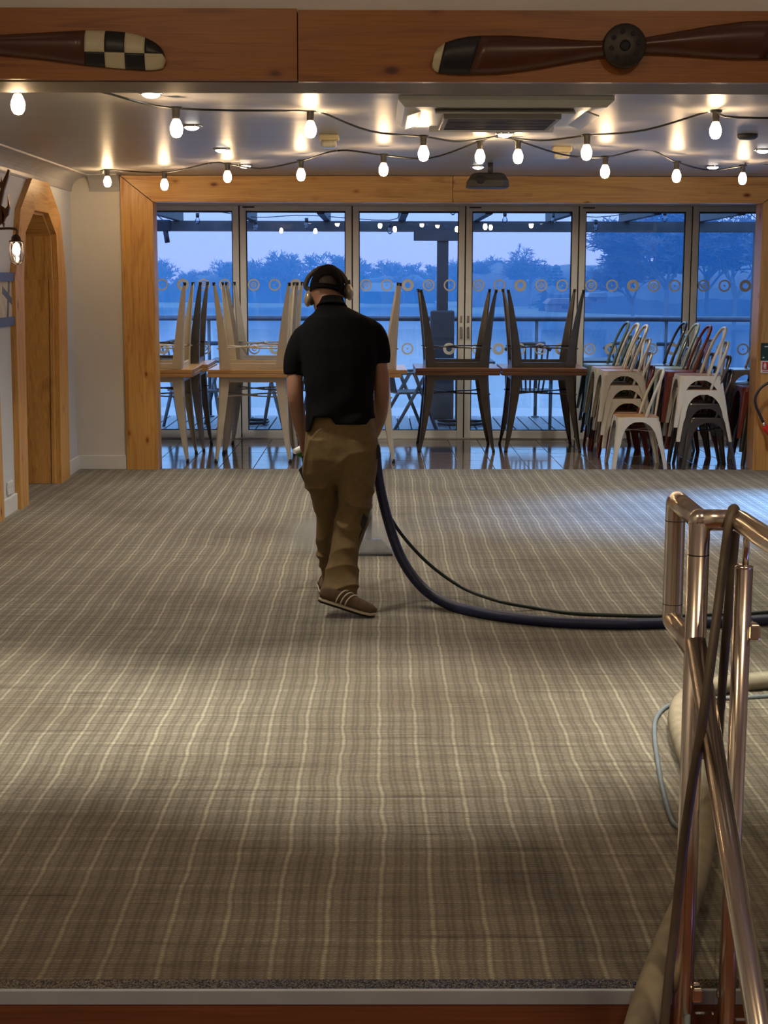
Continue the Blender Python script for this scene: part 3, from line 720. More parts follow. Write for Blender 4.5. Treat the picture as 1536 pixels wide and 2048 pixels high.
names = ['left row nearest the beam', 'left row second from the beam', 'left row third from the beam', 'left row nearest the folding doors', 'centre where the lamp cables cross', 'centre beside the projector mount', 'right row second from the doors', 'right row nearest the folding doors', 'right row near the beam, out of frame', 'right row second from the beam, out of frame', 'centre behind the hanging bulbs']
for (x, y), nm in zip(DL[:10], names): downlight(x, y, ZC, 'recessed ceiling downlight in the ' + nm, DLW)
for k, (x, y) in enumerate(((-1.75, 5.45), (.05, 5.45), (1.85, 5.45))):
    downlight(x, y, 4.1, 'assumed recessed downlight over the stair head, out of frame, ' + ('left', 'middle', 'right')[k], DLN, .9, 38)  # unseen lamps, assumed from the pool of light on the near carpet
for x, nm in ((-1.55, 'left'), (.25, 'middle'), (2.0, 'right')): downlight(x, 14.0, ZC, 'assumed recessed downlight over the tables, hidden behind the header, ' + nm, ALC, 1.0, 160)  # unseen lamps assumed here to brighten the door frames and tables
def sounder(x, y, Y, label):
    c = P(x, y, Y); t_ = thing('alarm_sounder', (c.x, Y, ZC), label, 'alarm')
    MB().cbox((c.x, Y, ZC - .018), (.12, .12, .036), bev=.01).build('base', M['creamp'], t_)
    MB().cbox((c.x, Y, ZC - .056), (.095, .095, .042), bev=.014).build('lens_cover', plain('milky_plastic', (.62, .60, .52), .2), t_)
sounder(658, 272, 9.2, 'cream alarm sounder on ceiling beside the near string of bulbs')
sounder(1124, 292, 10.0, 'small cream alarm sounder on ceiling right of the cable crossing')
c = P(1495, 268, 9.1); t_ = thing('smoke_detector', (c.x, 9.1, ZC), 'flat smoke detector on ceiling at the right edge', 'detector')
MB().lathe([(.06, 0), (.06, -.018), (.045, -.03), (.02, -.034)], (c.x, 9.1, ZC), 18).build('body', M['darkgrey'], t_)
c = P(975, 362, 11.4); t_ = thing('projector', (c.x, 11.4, ZC - .2), 'dark rounded projector hanging from the ceiling before the doors', 'projector')
rr = [[c + Vector((sx_*a, sy_*.14*a/.16, z)) for sx_, sy_ in ((-1,-.7), (-.7,-1), (.7,-1), (1,-.7), (1,.7), (.7,1), (-.7,1), (-1,.7))] for a, z in ((.14, -.052), (.155, -.045), (.15, 0), (.12, .045), (.10, .055))]
MB().loft(rr, True, False).build('body', M['darkgrey'], t_)
MB().tube([c + Vector((.02, 0, .05)), Vector((c.x + .02, 11.4, ZC))], .02, 10).build('mount', M['darkgrey'], t_)
MB().lathe([(.03, 0), (.03, -.015), (.02, -.02)], c + Vector((-.06, -.135, 0)), 14, 'Y').build('lens', M['gasket'], t_)

# ------------------------------------------------------------------ festoon strings indoors
M['bulb'] = emit('warm_bulb', (1.0, .68, .36), BULB)
def festoon(label, nodes, name='festoon_string'):
    # nodes: ('h'|'b'|'p', x, y, Y): ceiling hook, bulb (glass centre pixel), plain cable point
    t_ = thing(name, P(nodes[0][1], nodes[0][2], nodes[0][3]), label, 'string lights')
    pts = []
    for kd, x, y, Y in nodes:
        c = P(x, y, Y) if kd != 'w' else Vector((x, y, Y))
        if kd == 'b':
            s_ = .030
            pts.append(c + Vector((0, 0, .095)))
            bb = MB().lathe([(.004, -.040), (.018, -.036), (.027, -.022), (.031, 0), (.029, .014), (.021, .034), (.014, .046)], c, 10).build('bulb', M['bulb'], t_)
            MB().lathe([(.016, .044), (.019, .050), (.019, .088), (.030, .094), (.030, .102), (.01, .104)], c, 14).build('socket', M['black'], bb)
        elif kd == 'h':
            pts.append(c)
            n_ = 14; rc = .018; cc = c + Vector((0, 0, .012))
            MB().tube([cc + Vector((rc*math.cos(2*PI*k/n_), 0, rc*math.sin(2*PI*k/n_))) for k in range(n_ + 1)] + [Vector((cc.x, cc.y, ZC))], .0035, 6).build('hook', M['chrome'], t_)
        else: pts.append(c)
    MB().tube(smooth_path(pts, 5), .0055, 6).build('cable', M['black'], t_)
    return t_
festoon('near string of lit bulbs from the beam at left to ceiling centre', [('p', -60, 150, 6.45), ('b', 36, 210, 6.55), ('p', 120, 172, 6.7), ('p', 200, 183, 6.95), ('b', 353, 258, 7.3), ('b', 621, 260, 7.9), ('h', 642, 224, 7.98), ('p', 740, 262, 8.3), ('b', 847, 308, 8.6), ('p', 920, 283, 8.9), ('h', 996, 272, 9.2)])
festoon('near string of lit bulbs from ceiling centre to the right edge', [('h', 1000, 272, 9.2), ('p', 1080, 281, 8.9), ('b', 1173, 306, 8.55), ('p', 1290, 260, 8.25), ('h', 1420, 222, 7.9), ('b', 1431, 262, 7.8), ('p', 1536, 236, 7.5), ('w', 3.4, 6.9, 2.40), ('w', 5.35, 6.8, 2.47)])
festoon('far string of lit bulbs from the left pier to ceiling centre', [('h', 203, 346, 12.35), ('b', 215, 364, 12.2), ('b', 329, 370, 11.9), ('h', 420, 326, 11.45), ('b', 455, 354, 11.3), ('p', 520, 337, 11.0), ('b', 602, 350, 10.6), ('h', 677, 301, 10.3), ('b', 767, 340, 10.0), ('p', 860, 316, 9.7), ('b', 960, 314, 9.4), ('h', 994, 273, 9.25)])
festoon('far string of lit bulbs from ceiling centre towards the right pier', [('h', 1003, 273, 9.25), ('b', 1036, 314, 9.3), ('p', 1130, 310, 9.6), ('b', 1210, 344, 9.95), ('h', 1293, 299, 10.25), ('b', 1353, 353, 10.5), ('p', 1420, 340, 10.8), ('b', 1485, 358, 11.2), ('h', 1525, 327, 11.45), ('w', 4.2, 12.1, 2.38), ('w', 5.35, 12.5, 2.47)])

# ------------------------------------------------------------------ tables
M['topl'] = pine('light_table_top', 'X', (.55, .33, .14), (.40, .22, .085), False, .3); M['topd'] = pine('dark_table_top', 'X', (.20, .085, .04), (.12, .05, .025), False, .3)
M['cream_metal'] = plain('cream_enamel', (.58, .54, .44), .3, 0, .05, 9); M['gun'] = plain('gunmetal', (.115, .105, .095), .28, .8, .12, 9)
M['grey_metal'] = plain('grey_enamel', (.34, .32, .29), .32, .2, .08, 9)
def lsec(c, ix, iy, w_, th):                         # L section ring, arms towards ix, iy
    r_ = min(.018, w_*.4); c = Vector(c)
    o_ = [(w_, 0), (r_, 0), (r_*.3, r_*.3), (0, r_), (0, w_)]; i_ = [(th, w_), (th, r_ + th*.4), (r_*.3 + th*.8, r_*.3 + th*.8), (r_ + th*.4, th), (w_, th)]
    return [c + Vector((ix*a, iy*b_, 0)) for a, b_ in o_ + i_]
def make_table(h, top_half, foot, mats):
    t_ = thing('bistro_table', (0, 0, 0))
    MB().box((-top_half, -top_half, h - .032), (top_half, top_half, h), bev=.004).build('tabletop', mats[0], t_)
    fr = MB(); a = .285; zt = h - .033
    for s_ in (-1, 1):
        fr.box((-a, s_*a - .012, zt - .05), (a, s_*a + .012, zt)); fr.box((s_*a - .012, -a, zt - .05), (s_*a + .012, a, zt))
    fr.build('apron', mats[1], t_)
    for sx_ in (-1, 1):
        for sy_ in (-1, 1):
            rr = []
            for k in range(7):
                u = k / 6; f_ = (foot - .30) * (u**1.35) + .30
                z = zt * (1 - u) + .012*u; w_ = .075*(1-u)**.8 + .024
                rr.append(lsec((sx_*f_, sy_*f_, z), -sx_, -sy_, w_, .005))
            lg = MB().loft(rr, True, False).build('leg', mats[1], t_)
            MB().lathe([(.013, 0), (.015, .004), (.012, .03)], (sx_*(foot - .010), sy_*(foot - .010), 0), 10).build('foot_cap', M['gasket'], lg)
    zb = h - .215; q = .315
    br = MB(); br.tube([(-q, -q, zb), (0, 0, zb + .006), (q, q, zb)], .0065, 8); br.tube([(-q, q, zb), (0, 0, zb - .012), (q, -q, zb)], .0065, 8)
    br.lathe([(.022, -.012), (.022, .012), (.01, .014)], (0, 0, zb - .003), 12)
    br.build('cross_brace', mats[1], t_)
    return t_
HL, HD = .797, .765
pl = make_table(HL, .395, .342, (M['topl'], M['cream_metal'])); pd_ = make_table(HD, .40, .362, (M['topd'], M['gun']))
usedt = {}
def put_table(pro, x, y, rz, inv, h, label, mats=None, dx=0):
    r = pro if not usedt.get(pro.name) else dup(pro, None, None, mats)
    usedt[pro.name] = True
    if inv: r.location = (x, y, 2*h + .002); r.rotation_euler = (PI, 0, rz)
    else: r.location = (x, y, 0); r.rotation_euler = (0, 0, rz)
    tag(r, label, 'table', 'stacked bistro tables by the doors'); return r
gm = {'leg': M['grey_metal'], 'apron': M['grey_metal'], 'cross_brace': M['grey_metal']}
gd = {'leg': M['gun'], 'apron': M['gun'], 'cross_brace': M['gun']}
Y1, Y2 = 13.70, 14.52
put_table(pl, -2.028, Y1, 0, False, HL, 'upright cream legged table partly behind the left pine jamb')
put_table(pl, -1.108, Y1, 0, False, HL, 'upright cream legged table second from the left jamb')
put_table(pl, -.187, Y1, .02, False, HL, 'upright cream legged table hidden behind the man')
put_table(pl, -2.03, Y1 + .01, .01, True, HL, 'upturned cream legged table on the one behind the left jamb')
put_table(pl, -1.10, Y1, -.01, True, HL, 'upturned cream legged table left of the man')
put_table(pl, -.13, Y1 + .02, .015, True, HL, 'upturned cream legged table behind and right of the man')
put_table(pl, -1.975, Y2, 0, False, HL, 'upright grey legged table in the back row by the left jamb', gm)
put_table(pl, -1.10, Y2, 0, False, HL, 'upright cream legged table in the back row left of the man')
put_table(pl, -1.985, Y2, .01, True, HL, 'upturned dark legged table in the back row by the left jamb', gd)
put_table(pl, -1.07, Y2, -.02, True, HL, 'upturned grey legged table in the back row left of the man', gm)
put_table(pd_, .758, Y2 - .0, 0, False, HD, 'upright dark table with gunmetal legs nearest the man')
put_table(pd_, 1.577, Y2, 0, False, HD, 'upright dark table with gunmetal legs beside the stacked chairs')
put_table(pd_, .76, Y2, .012, True, HD, 'upturned dark table nearest the man with legs in the air')
put_table(pd_, 1.585, Y2, -.012, True, HD, 'upturned dark table beside the stacked chairs with legs in the air')

# ------------------------------------------------------------------ metal chairs
M['c_white'] = plain('white_enamel', (.66, .63, .55), .28, 0, .05, 9); M['c_cream'] = M['cream_metal']
M['c_green'] = plain('sage_green_enamel', (.10, .15, .13), .28, 0, .08, 9); M['c_red'] = plain('oxide_red_enamel', (.19, .035, .025), .28, 0, .08, 9)
M['c_gun'] = M['gun']; M['c_silver'] = plain('galvanised_steel', (.42, .42, .40), .3, .85, .1, 9); M['c_sage'] = plain('pale_green_enamel', (.36, .42, .36), .28, 0, .06, 9)
M['seatwood'] = pine('chair_seat_wood', 'X', (.36, .19, .08), (.24, .12, .05), False, .35)
def make_chair(wood):
    t_ = thing('metal_chair', (0, 0, 0)); H = .44; a0 = .178
    def sq(a, z, n=6, r_=.05):
        out = []
        for qx, qy, s0 in ((1, 1, 0), (-1, 1, 1), (-1, -1, 2), (1, -1, 3)):
            for k in range(n + 1):
                an = s0*PI/2 + PI/2*k/n; out.append(Vector((qx*(a - r_) + r_*math.cos(an), qy*(a - r_) + r_*math.sin(an), z)))
        return out
    MB().loft([sq(a0 - .004, H - .004), sq(a0, H), sq(a0 - .004, H + .008), sq(a0 - .03, H + .006)], True, False).build('seat', M['seatwood'] if wood else M['c_white'], t_)
    MB().loft([sq(a0 + .006, H - .036), sq(a0 + .001, H + .002), sq(a0 - .005, H + .002), sq(a0, H - .036), sq(a0 + .006, H - .036)], False, False).build('skirt', M['c_white'], t_)
    for sx_ in (-1, 1):
        for sy_ in (-1, 1):
            rr = []; fx, fy = (.215, .225 if sy_ < 0 else .245)
            zt = H - .032
            for k in range(13):
                z = zt * (1 - (k/12)**1.8); u = 1 - z/zt
                cx_ = (a0 + .006) + (fx - a0) * u; cy_ = (a0 + .006) + (fy - a0) * u
                op = 0.0
                za = .20
                w_ = .030 + .022*(z/zt)
                if z > za:
                    s_ = min(1, (z - za) / (zt - za)); w_ = max(w_, cx_ - (cx_ - .050) * math.sqrt(max(0, 1 - s_**3.0)))
                rr.append(lsec((sx_*cx_, sy_*cy_, z), -sx_, -sy_, w_, .004))
            MB().loft(rr, True, False).build('leg', M['c_white'], t_)
    hp = [(-.165, .06, H), (-.17, .10, H + .13), (-.168, .15, H + .26), (-.145, .19, H + .345), (-.09, .215, H + .395), (0, .225, H + .41)]
    hp = hp + [(-x, y, z) for x, y, z in hp[-2::-1]]
    MB().tube(smooth_path(hp, 4), .0125, 8).build('back_hoop', M['c_white'], t_)
    rr = []
    for k in range(7):
        u = k/6; y = .168 + .052*u; z = H + .0 + .40*u; w_ = .040 + .026*u
        rr.append([Vector((-w_, y, z)), Vector((-w_*.5, y + .006, z)), Vector((w_*.5, y + .006, z)), Vector((w_, y, z)), Vector((w_*.5, y + .009, z)), Vector((-w_*.5, y + .009, z))])
    MB().loft(rr, True, False).build('back_splat', M['c_white'], t_)
    br = MB(); br.box((-.26, -.010, -.0025), (.26, .010, .0025), Matrix.Rotation(PI/4, 3, 'Z'), (0, 0, H - .12)); br.box((-.26, -.010, -.0025), (.26, .010, .0025), Matrix.Rotation(-PI/4, 3, 'Z'), (0, 0, H - .115))
    br.build('cross_brace', M['c_white'], t_)
    return t_
chw = make_chair(True); usedc = {}
def chair(x, y, lvl, colour, wood, label, rz=-PI/2, sh=.022, pitch=.122):
    m_ = M['c_' + colour]; mats = {'*': m_, 'seat': M['seatwood'] if wood else m_}
    if not usedc.get('c'):
        r = chw; usedc['c'] = True
        for ch in r.children:
            mm = mats.get(ch.name.split('.')[0], mats['*']); ch.material_slots[0].link = 'OBJECT'; ch.material_slots[0].material = mm
    else: r = dup(chw, None, None, mats)
    r.location = (x - sh*lvl + random.uniform(-.004, .004), y + random.uniform(-.006, .006), pitch*lvl); r.rotation_euler = (0, 0, rz + random.uniform(-.025, .025))
    tag(r, label, 'chair', 'stacked metal chairs by the doors'); return r
cname = {'white': 'white', 'cream': 'cream', 'green': 'dark green', 'red': 'oxide red', 'gun': 'gunmetal', 'silver': 'bare steel', 'sage': 'pale green'}
ordn = ['lowest', 'second from floor', 'third from floor', 'topmost', 'fifth from floor']
def stack(x, y, cols_, where, rz=-PI/2):
    for k, cw in enumerate(cols_):
        wd = cw.endswith('*'); c = cw.rstrip('*')
        chair(x, y, k, c, wd, '%s metal chair, %s in %s' % (cname[c], ordn[k], where), rz)
XA, XB, XC = 2.285, 2.87, 3.46
chair(XA + .0, 13.17, 0, 'white', True, 'single white metal chair with wooden seat standing in front of the stacks')
stack(XA - .0, 13.66, ['red*', 'white*', 'white*', 'white*'], 'the stack right behind the single chair')
stack(XA, 14.13, ['red', 'gun', 'silver', 'cream*', 'cream*'][:5][0:4], 'the third pile of the left row')
stack(XA - .01, 14.62, ['red', 'gun', 'green', 'green'], 'the left row pile nearest the doors')
stack(XB, 13.11, ['gun', 'gun', 'white*', 'white*'], 'the front stack of the middle row')
stack(XB - .03, 13.60, ['gun', 'red', 'silver', 'red'], 'the second stack of the middle row')
stack(XB - .03, 14.09, ['red', 'gun', 'silver', 'sage'], 'the third stack of the middle row')
stack(XB - .05, 14.58, ['silver', 'gun', 'silver', 'gun'], 'the middle row stack nearest the doors')
stack(XC, 13.40, ['gun', 'gun', 'red'], 'the front stack beside the right jamb')
stack(XC, 13.9, ['white', 'gun', 'silver', 'silver'], 'the rear stack beside the right jamb')

# ------------------------------------------------------------------ things on the left wall
xw = XL + .002
c = PX(20, 600, XL)
pf = thing('framed_picture', PX(10, 600, XL), 'blue framed print of an aircraft on the left wall', 'picture')
a = PX(-30, 600, XL); b0 = PX(24, 545, XL); b1 = PX(24, 650, XL); ya, yb_, za, zb = a.y, b0.y, b1.z, b0.z
M['bluef'] = plain('blue_frame_paint', (.075, .11, .25), .4, 0, .1, 12); fw = .06
fm = MB(); fm.box((xw, ya, zb - fw), (xw + .03, yb_, zb)); fm.box((xw, ya, za), (xw + .03, yb_, za + fw)); fm.box((xw, ya, za + fw), (xw + .03, ya + fw, zb - fw)); fm.box((xw, yb_ - fw, za + fw), (xw + .03, yb_, zb - fw))
fm.build('frame', M['bluef'], pf)
MB().box((xw, ya + fw, za + fw), (xw + .012, yb_ - fw, zb - fw)).build('print', plain('print_paper', (.55, .50, .42), .7), pf)
m_ = MB(); yc, zc = yb_ - fw - .17, (za + zb)/2
m_.prism([(yc - .03, zc - .14), (yc + .02, zc - .13), (yc + .09, zc + .12), (yc + .05, zc + .13)], xw + .012, xw + .014, 'X'); m_.prism([(yc - .13, zc + .04), (yc + .16, zc - .05), (yc + .15, zc), (yc - .12, zc + .09)], xw + .012, xw + .0135, 'X')
m_.build('printed_aircraft', plain('print_ink', (.12, .15, .24), .7), pf)
# wall lamp with caged bulb
lc = P(33, 500, 10.1)
wlp = thing('wall_lamp', PX(8, 470, XL), 'caged wall lamp with lit bulb beside the timber arch', 'lamp')
yb0 = lc.y; zb0 = PX(8, 466, XL).z
MB().lathe([(.05, 0), (.05, .01), (.02, .03)], (xw, yb0, zb0), 18, 'X').build('wall_plate', M['bronze'], wlp)
MB().tube(smooth_path([(xw + .02, yb0, zb0), (xw + .08, yb0, zb0 + .015), (lc.x, yb0, zb0 + .012), (lc.x, yb0, lc.z + .09)], 5), .008, 8).build('arm', M['bronze'], wlp)
MB().tube(smooth_path([(xw + .01, yb0, zb0 + .05), (xw + .03, yb0, zb0 + .06), (xw + .02, yb0, zb0), (xw + .04, yb0, zb0 - .05), (xw + .01, yb0, zb0 - .07)], 5), .010, 8).build('scroll', M['bronze'], wlp)
MB().lathe([(.015, .10), (.03, .085), (.033, .062), (.046, .06), (.046, .052)], lc, 16).build('lamp_cap', M['bronze'], wlp)
cg = MB()
for k in range(8):
    an = 2*PI*k/8; cg.tube(smooth_path([lc + Vector((r_*math.cos(an), r_*math.sin(an), z)) for r_, z in ((.044, .055), (.047, .0), (.047, -.04), (.038, -.075), (.018, -.092), (.0, -.096))], 3), .0022, 5)
cg.build('cage', M['bronze'], wlp)
MB().lathe([(.044, .055), (.046, 0), (.046, -.04), (.036, -.074), (.01, -.088)], lc, 16).build('glass_shade', M['clearbulb'], wlp)
MB().lathe([(.012, .045), (.02, .03), (.028, .005), (.026, -.015), (.01, -.03)], lc, 14).build('bulb', emit('lamp_bulb', (1, .9, .75), 22), wlp)
# antler-like wall ornament
m_ = MB(); yo = 10.0
def orn(pts, th=.016):
    q = [P(x, y, yo) for x, y in pts]; m_.prism([(p.x, p.z) for p in q], yo - th, yo + th, 'Y')
orn([(-14, 460), (7, 445), (9, 430), (3, 410), (9, 380), (18, 352), (20, 342), (17, 338), (13, 348), (5, 365), (0, 390), (-10, 410)])
orn([(7, 447), (12, 435), (17, 430), (20, 415), (17, 390), (16, 412), (11, 418), (4, 412)])
orn([(1, 376), (5, 366), (4, 352), (2, 364), (-4, 370)])
orn([(6, 440), (9, 446), (8, 456), (5, 444)])
m_.box((XL, yo - .012, P(0, 440, yo).z), (P(2, 430, yo).x, yo + .012, P(0, 420, yo).z))
tag(m_.build('antler', M['bronze']), 'dark branching antler ornament mounted above the wall lamp', 'ornament')
sk = thing('wall_socket', PX(18, 985, XL), 'white wall socket above skirting by the timber arch', 'socket'); c = PX(18, 975, XL)
MB().box((xw, c.y - .075, c.z - .045), (xw + .012, c.y + .075, c.z + .045), bev=.004).build('plate', M['white'], sk)
for s_ in (-1, 1): MB().box((xw + .012, c.y + s_*.035 - .008, c.z + .012), (xw + .017, c.y + s_*.035 + .008, c.z + .03)).build('switch', M['white'], sk)

# ------------------------------------------------------------------ right pier: extinguisher and signs
ye = YF - .03
ex = thing('fire_extinguisher', (3.62, ye - .1, .45), 'red fire extinguisher with black hose on the right pine pier', 'fire extinguisher')
M['redp'] = plain('fire_red_paint', (.55, .02, .015), .3, 0, .05, 9)
bc = P(1558, 860, ye - .1); zb0, zt0 = P(1540, 905, ye-.1).z, P(1540, 795, ye-.1).z
MB().lathe([(.05, 0), (.078, .02), (.08, .05), (.08, zt0 - zb0 - .08), (.06, zt0 - zb0 - .02), (.025, zt0 - zb0)], (bc.x, bc.y, zb0), 24).build('cylinder', M['redp'], ex)
MB().box((bc.x - .03, bc.y - .03, zt0), (bc.x + .03, bc.y + .03, zt0 + .05), bev=.01).build('valve', M['black'], ex)
hs = [P(x, y, ye - .09) for x, y in ((1552, 762), (1536, 766), (1520, 778), (1511, 795), (1512, 812), (1520, 830), (1528, 848))]
MB().tube(smooth_path(hs, 5), .012, 8).build('hose', M['black'], ex)
MB().tube([hs[-1] - Vector((.004, 0, -.012)), hs[-1] + Vector((.01, 0, -.03))], .016, 10).build('hose_clip', M['chrome'], ex)
MB().tube([hs[-1] + Vector((.006, 0, -.02)), hs[-1] + Vector((.06, .02, -.11))], [.03, .012], 10).build('horn', M['redp'], ex)
MB().box((bc.x - .02, bc.y, zt0 - .06), (bc.x + .02, ye + .01, zt0 - .02)).build('bracket', M['black'], ex)
def textobj(name, s_, size, loc, mat, parent, rot=(PI/2, 0, 0), align='CENTER'):
    cu = bpy.data.curves.new(name, 'FONT'); cu.body = s_; cu.size = size; cu.extrude = .0006; cu.align_x = align; cu.align_y = 'CENTER'
    tmp = bpy.data.objects.new(name, cu); COL.objects.link(tmp); bpy.context.view_layer.update()
    me = bpy.data.meshes.new_from_object(tmp.evaluated_get(bpy.context.evaluated_depsgraph_get())); bpy.data.objects.remove(tmp)
    o = link(name, me, mat, parent, loc); o.rotation_euler = rot; return o
s1 = P(1522.5, 686, ye); s2 = P(1522, 721, ye); s3 = P(1521.5, 745.5, ye)
sg = thing('safety_sign', (s1.x + .07, ye, s2.z), 'dark green instruction sign above the red extinguisher sign', 'sign')
MB().box((s1.x, ye - .004, s2.z), (s1.x + .15, ye + .008, s1.z)).build('plate', plain('dark_green_sign', (.012, .045, .03), .4), sg)
M['signw'] = plain('sign_white', (.7, .68, .64), .5, 0, .03)
MB().prism([(s1.x + .028, s1.z - .035), (s1.x + .125, s1.z - .035), (s1.x + .125, s1.z - .026), (s1.x + .028, s1.z - .026)], ye - .0048, ye - .0038, 'Y').build('printed_line', M['signw'], sg)
MB().prism([(s1.x + .012, s2.z + .02), (s1.x + .03, s2.z + .02), (s1.x + .03, s2.z + .03), (s1.x + .02, s2.z + .034)], ye - .0048, ye - .0038, 'Y').build('printed_mark', M['signw'], sg)
sg = thing('extinguisher_sign', (s2.x + .07, ye, s3.z), 'red and white fire extinguisher sign below the green sign', 'sign')
MB().box((s2.x, ye - .004, s3.z), (s2.x + .15, ye + .008, s2.z - .003)).build('plate', M['signw'], sg)
zz0, zz1 = s3.z + .025, s2.z - .012
MB().box((s2.x + .012, ye - .0050, zz0), (s2.x + .138, ye - .0038, zz1)).build('red_field', M['redp'], sg)
MB().lathe([(.012, zz0 + .008), (.012, zz0 + .045), (.005, zz0 + .055), (.004, zz0 + .062)], (s2.x + .035, ye - .0050, 0), 12).build('pictogram_cylinder', M['signw'], sg)
fl = [(0, 0), (.016, 0), (.022, .018), (.014, .034), (.012, .05), (.002, .035), (-.008, .045), (-.010, .025), (-.014, .015)]
MB().prism([(s2.x + .095 + a, zz0 + .008 + b_) for a, b_ in fl], ye - .0056, ye - .0048, 'Y').build('pictogram_flame', M['signw'], sg)
MB().box((s2.x + .015, ye - .0048, s3.z + .010), (s2.x + .10, ye - .0038, s3.z + .016)).build('printed_line', M['redp'], sg)
# ------------------------------------------------------------------ outdoor furniture on the deck
M['teak'] = plain('grey_teak', (.17, .16, .15), .6, 0, .15, 8)
def out_chair():
    t_ = thing('garden_chair', (0, 0, 0))
    for s_ in (-1, 1):
        MB().tube([(s_*.24, -.24, 0), (s_*.25, .02, .62)], [.018, .022], 6).build('leg', M['teak'], t_)
        MB().tube([(s_*.25, .26, 0), (s_*.24, -.12, .62)], [.018, .022], 6).build('leg', M['teak'], t_)
        MB().box((s_*.25 - .03, -.25, .615), (s_*.25 + .03, .24, .64), bev=.006).build('armrest', M['teak'], t_)
    for k in range(7): MB().box((-.22, -.22 + k*.062, .40), (.22, -.175 + k*.062, .42)).build('seat_slat', M['teak'], t_)
    for k in range(8):
        x = -.20 + k*.057; MB().tube([(x*.8, .20, .42), (x, .27, .70), (x*1.12, .34, .92)], .011, 5).build('back_slat', M['teak'], t_)
    MB().tube(smooth_path([(-.25, .33, .88), (-.12, .36, .94), (.12, .36, .94), (.25, .33, .88)], 4), .02, 6).build('top_rail', M['teak'], t_)
    return t_
gc = out_chair(); first = True
for x, y, rz, lab in ((-2.05, 16.7, .5, 'grey slatted garden chair outside the leftmost door panel'), (-.95, 16.9, -2.6, 'grey slatted garden chair outside the second door panel'), (.35, 16.6, 1.9, 'grey slatted garden chair outside right of the man'), (1.70, 16.8, 3.0, 'grey slatted garden chair outside behind the right dark table'), (2.95, 16.9, 2.4, 'grey slatted garden chair outside behind the stacked chairs')):
    o = gc if first else dup(gc); first = False
    o.location = (x, y, -.018); o.rotation_euler = (0, 0, rz); tag(o, lab, 'chair', 'garden chairs on the deck')
def out_table():
    t_ = thing('garden_table', (0, 0, 0))
    for k in range(7): MB().box((-.36, -.36 + k*.104, .715), (.36, -.265 + k*.104, .74)).build('top_slat', M['teak'], t_)
    MB().box((-.06, -.06, .06), (.06, .06, .715)).build('pedestal', M['teak'], t_)
    MB().tube([(.26*math.cos(2*PI*k/16), .26*math.sin(2*PI*k/16), .03) for k in range(17)], .018, 6).build('foot_ring', M['black'], t_)
    MB().box((-.26, -.02, .03), (.26, .02, .06)).build('foot_bar', M['black'], t_)
    return t_
gt = out_table(); first = True
for x, y, lab in ((-1.5, 17.1, 'slatted garden table outside between the two left garden chairs'), (.95, 17.0, 'slatted garden table outside by the pergola post'), (2.5, 17.2, 'slatted garden table outside behind the stacked chairs')):
    o = gt if first else dup(gt); first = False
    o.location = (x, y, -.018); tag(o, lab, 'table', 'garden tables on the deck')

# ------------------------------------------------------------------ stair railing
YR = 3.2; TR = .0235
rl = thing('stair_railing', (P(1395, 1700, YR).x, YR, -.18), 'polished steel stair railing with glass panels at lower right', 'railing')
n0 = P(1399, 1040, YR); X0 = n0.x; ZH = n0.z
nb = P(1351, 1030, 3.5); nb.z = ZH
zl = P(1347, 1240, 3.5).z
def elbow_path(pts, r_=.03, k=5):
    pts = [Vector(p) for p in pts]; out = [pts[0]]
    for i in range(1, len(pts) - 1):
        a = (pts[i-1] - pts[i]).normalized(); b_ = (pts[i+1] - pts[i]).normalized()
        s0, s1_ = pts[i] + a*r_, pts[i] + b_*r_
        for j in range(k + 1):
            t_ = j/k; out.append((1-t_)**2*s0 + 2*t_*(1-t_)*pts[i] + t_*t_*s1_)
    out.append(pts[-1]); return out
xt = P(1476, 1046, YR).x
MB().tube([(X0, YR, -.55), (X0, YR, ZH)], TR, 20).build('newel_post', M['steel'], rl)
MB().tube(elbow_path([(X0, YR, zl), (nb.x, nb.y, zl), (nb.x, nb.y, ZH), (X0, YR, ZH)], .022), TR, 18).build('return_loop', M['steel'], rl)
for z, p in ((ZH - .05, nb), (zl + .04, nb), (ZH - .075, Vector((X0, YR, 0)))):
    MB().tube([(p.x, p.y, z - .0008), (p.x, p.y, z + .0008)], TR + .0006, 20).build('joint_seam', M['gasket'], rl)
xe = X0 + .62
MB().tube(elbow_path([(X0, YR, ZH), (xt, YR, ZH), (xt + .012, 1.2, ZH)], .03), TR, 18).build('top_handrail', M['steel'], rl)
MB().ell((X0, YR, ZH), (TR*1.03,)*3).build('elbow', M['steel'], rl)
d = Vector((0, -.58, -.53)).normalized()
zj = P(1400, 1292, YR).z
MB().tube([Vector((X0, YR + .004, zj + .02)), Vector((X0 + .012, YR, zj)) + d*1.9], TR*.97, 20).build('sloping_handrail', M['steel'], rl)
MB().ell((X0, YR + .004, zj + .02), (TR*.97,)*3).build('rail_elbow', M['steel'], rl)
x2 = P(1488, 1135, YR - .03).x; z2 = P(1488, 1136, YR - .03).z
MB().tube([(x2, YR - .03, -.55), (x2, YR - .03, z2)], .0195, 18).build('post', M['steel'], rl)
MB().lathe([(.0195, 0), (.0205, .004), (.012, .008)], (x2, YR - .03, z2), 18).build('post_cap', M['steel'], rl)
MB().tube([(x2 + .003, YR - .03, z2), (x2 + .003, YR - .03, ZH)], .007, 10).build('handrail_stem', M['steel'], rl)
def clamp(x, y, z, xs=1):
    MB().box((x, y - .019, z - .017), (x + xs*.024, y - .007, z + .017), bev=.005).build('glass_clamp', M['steel'], rl)
    MB().box((x, y + .007, z - .017), (x + xs*.024, y + .019, z + .017), bev=.005).build('glass_clamp', M['steel'], rl)
for yy_ in (1500, 1985): clamp(X0 + .018, YR, P(1400, yy_, YR).z)
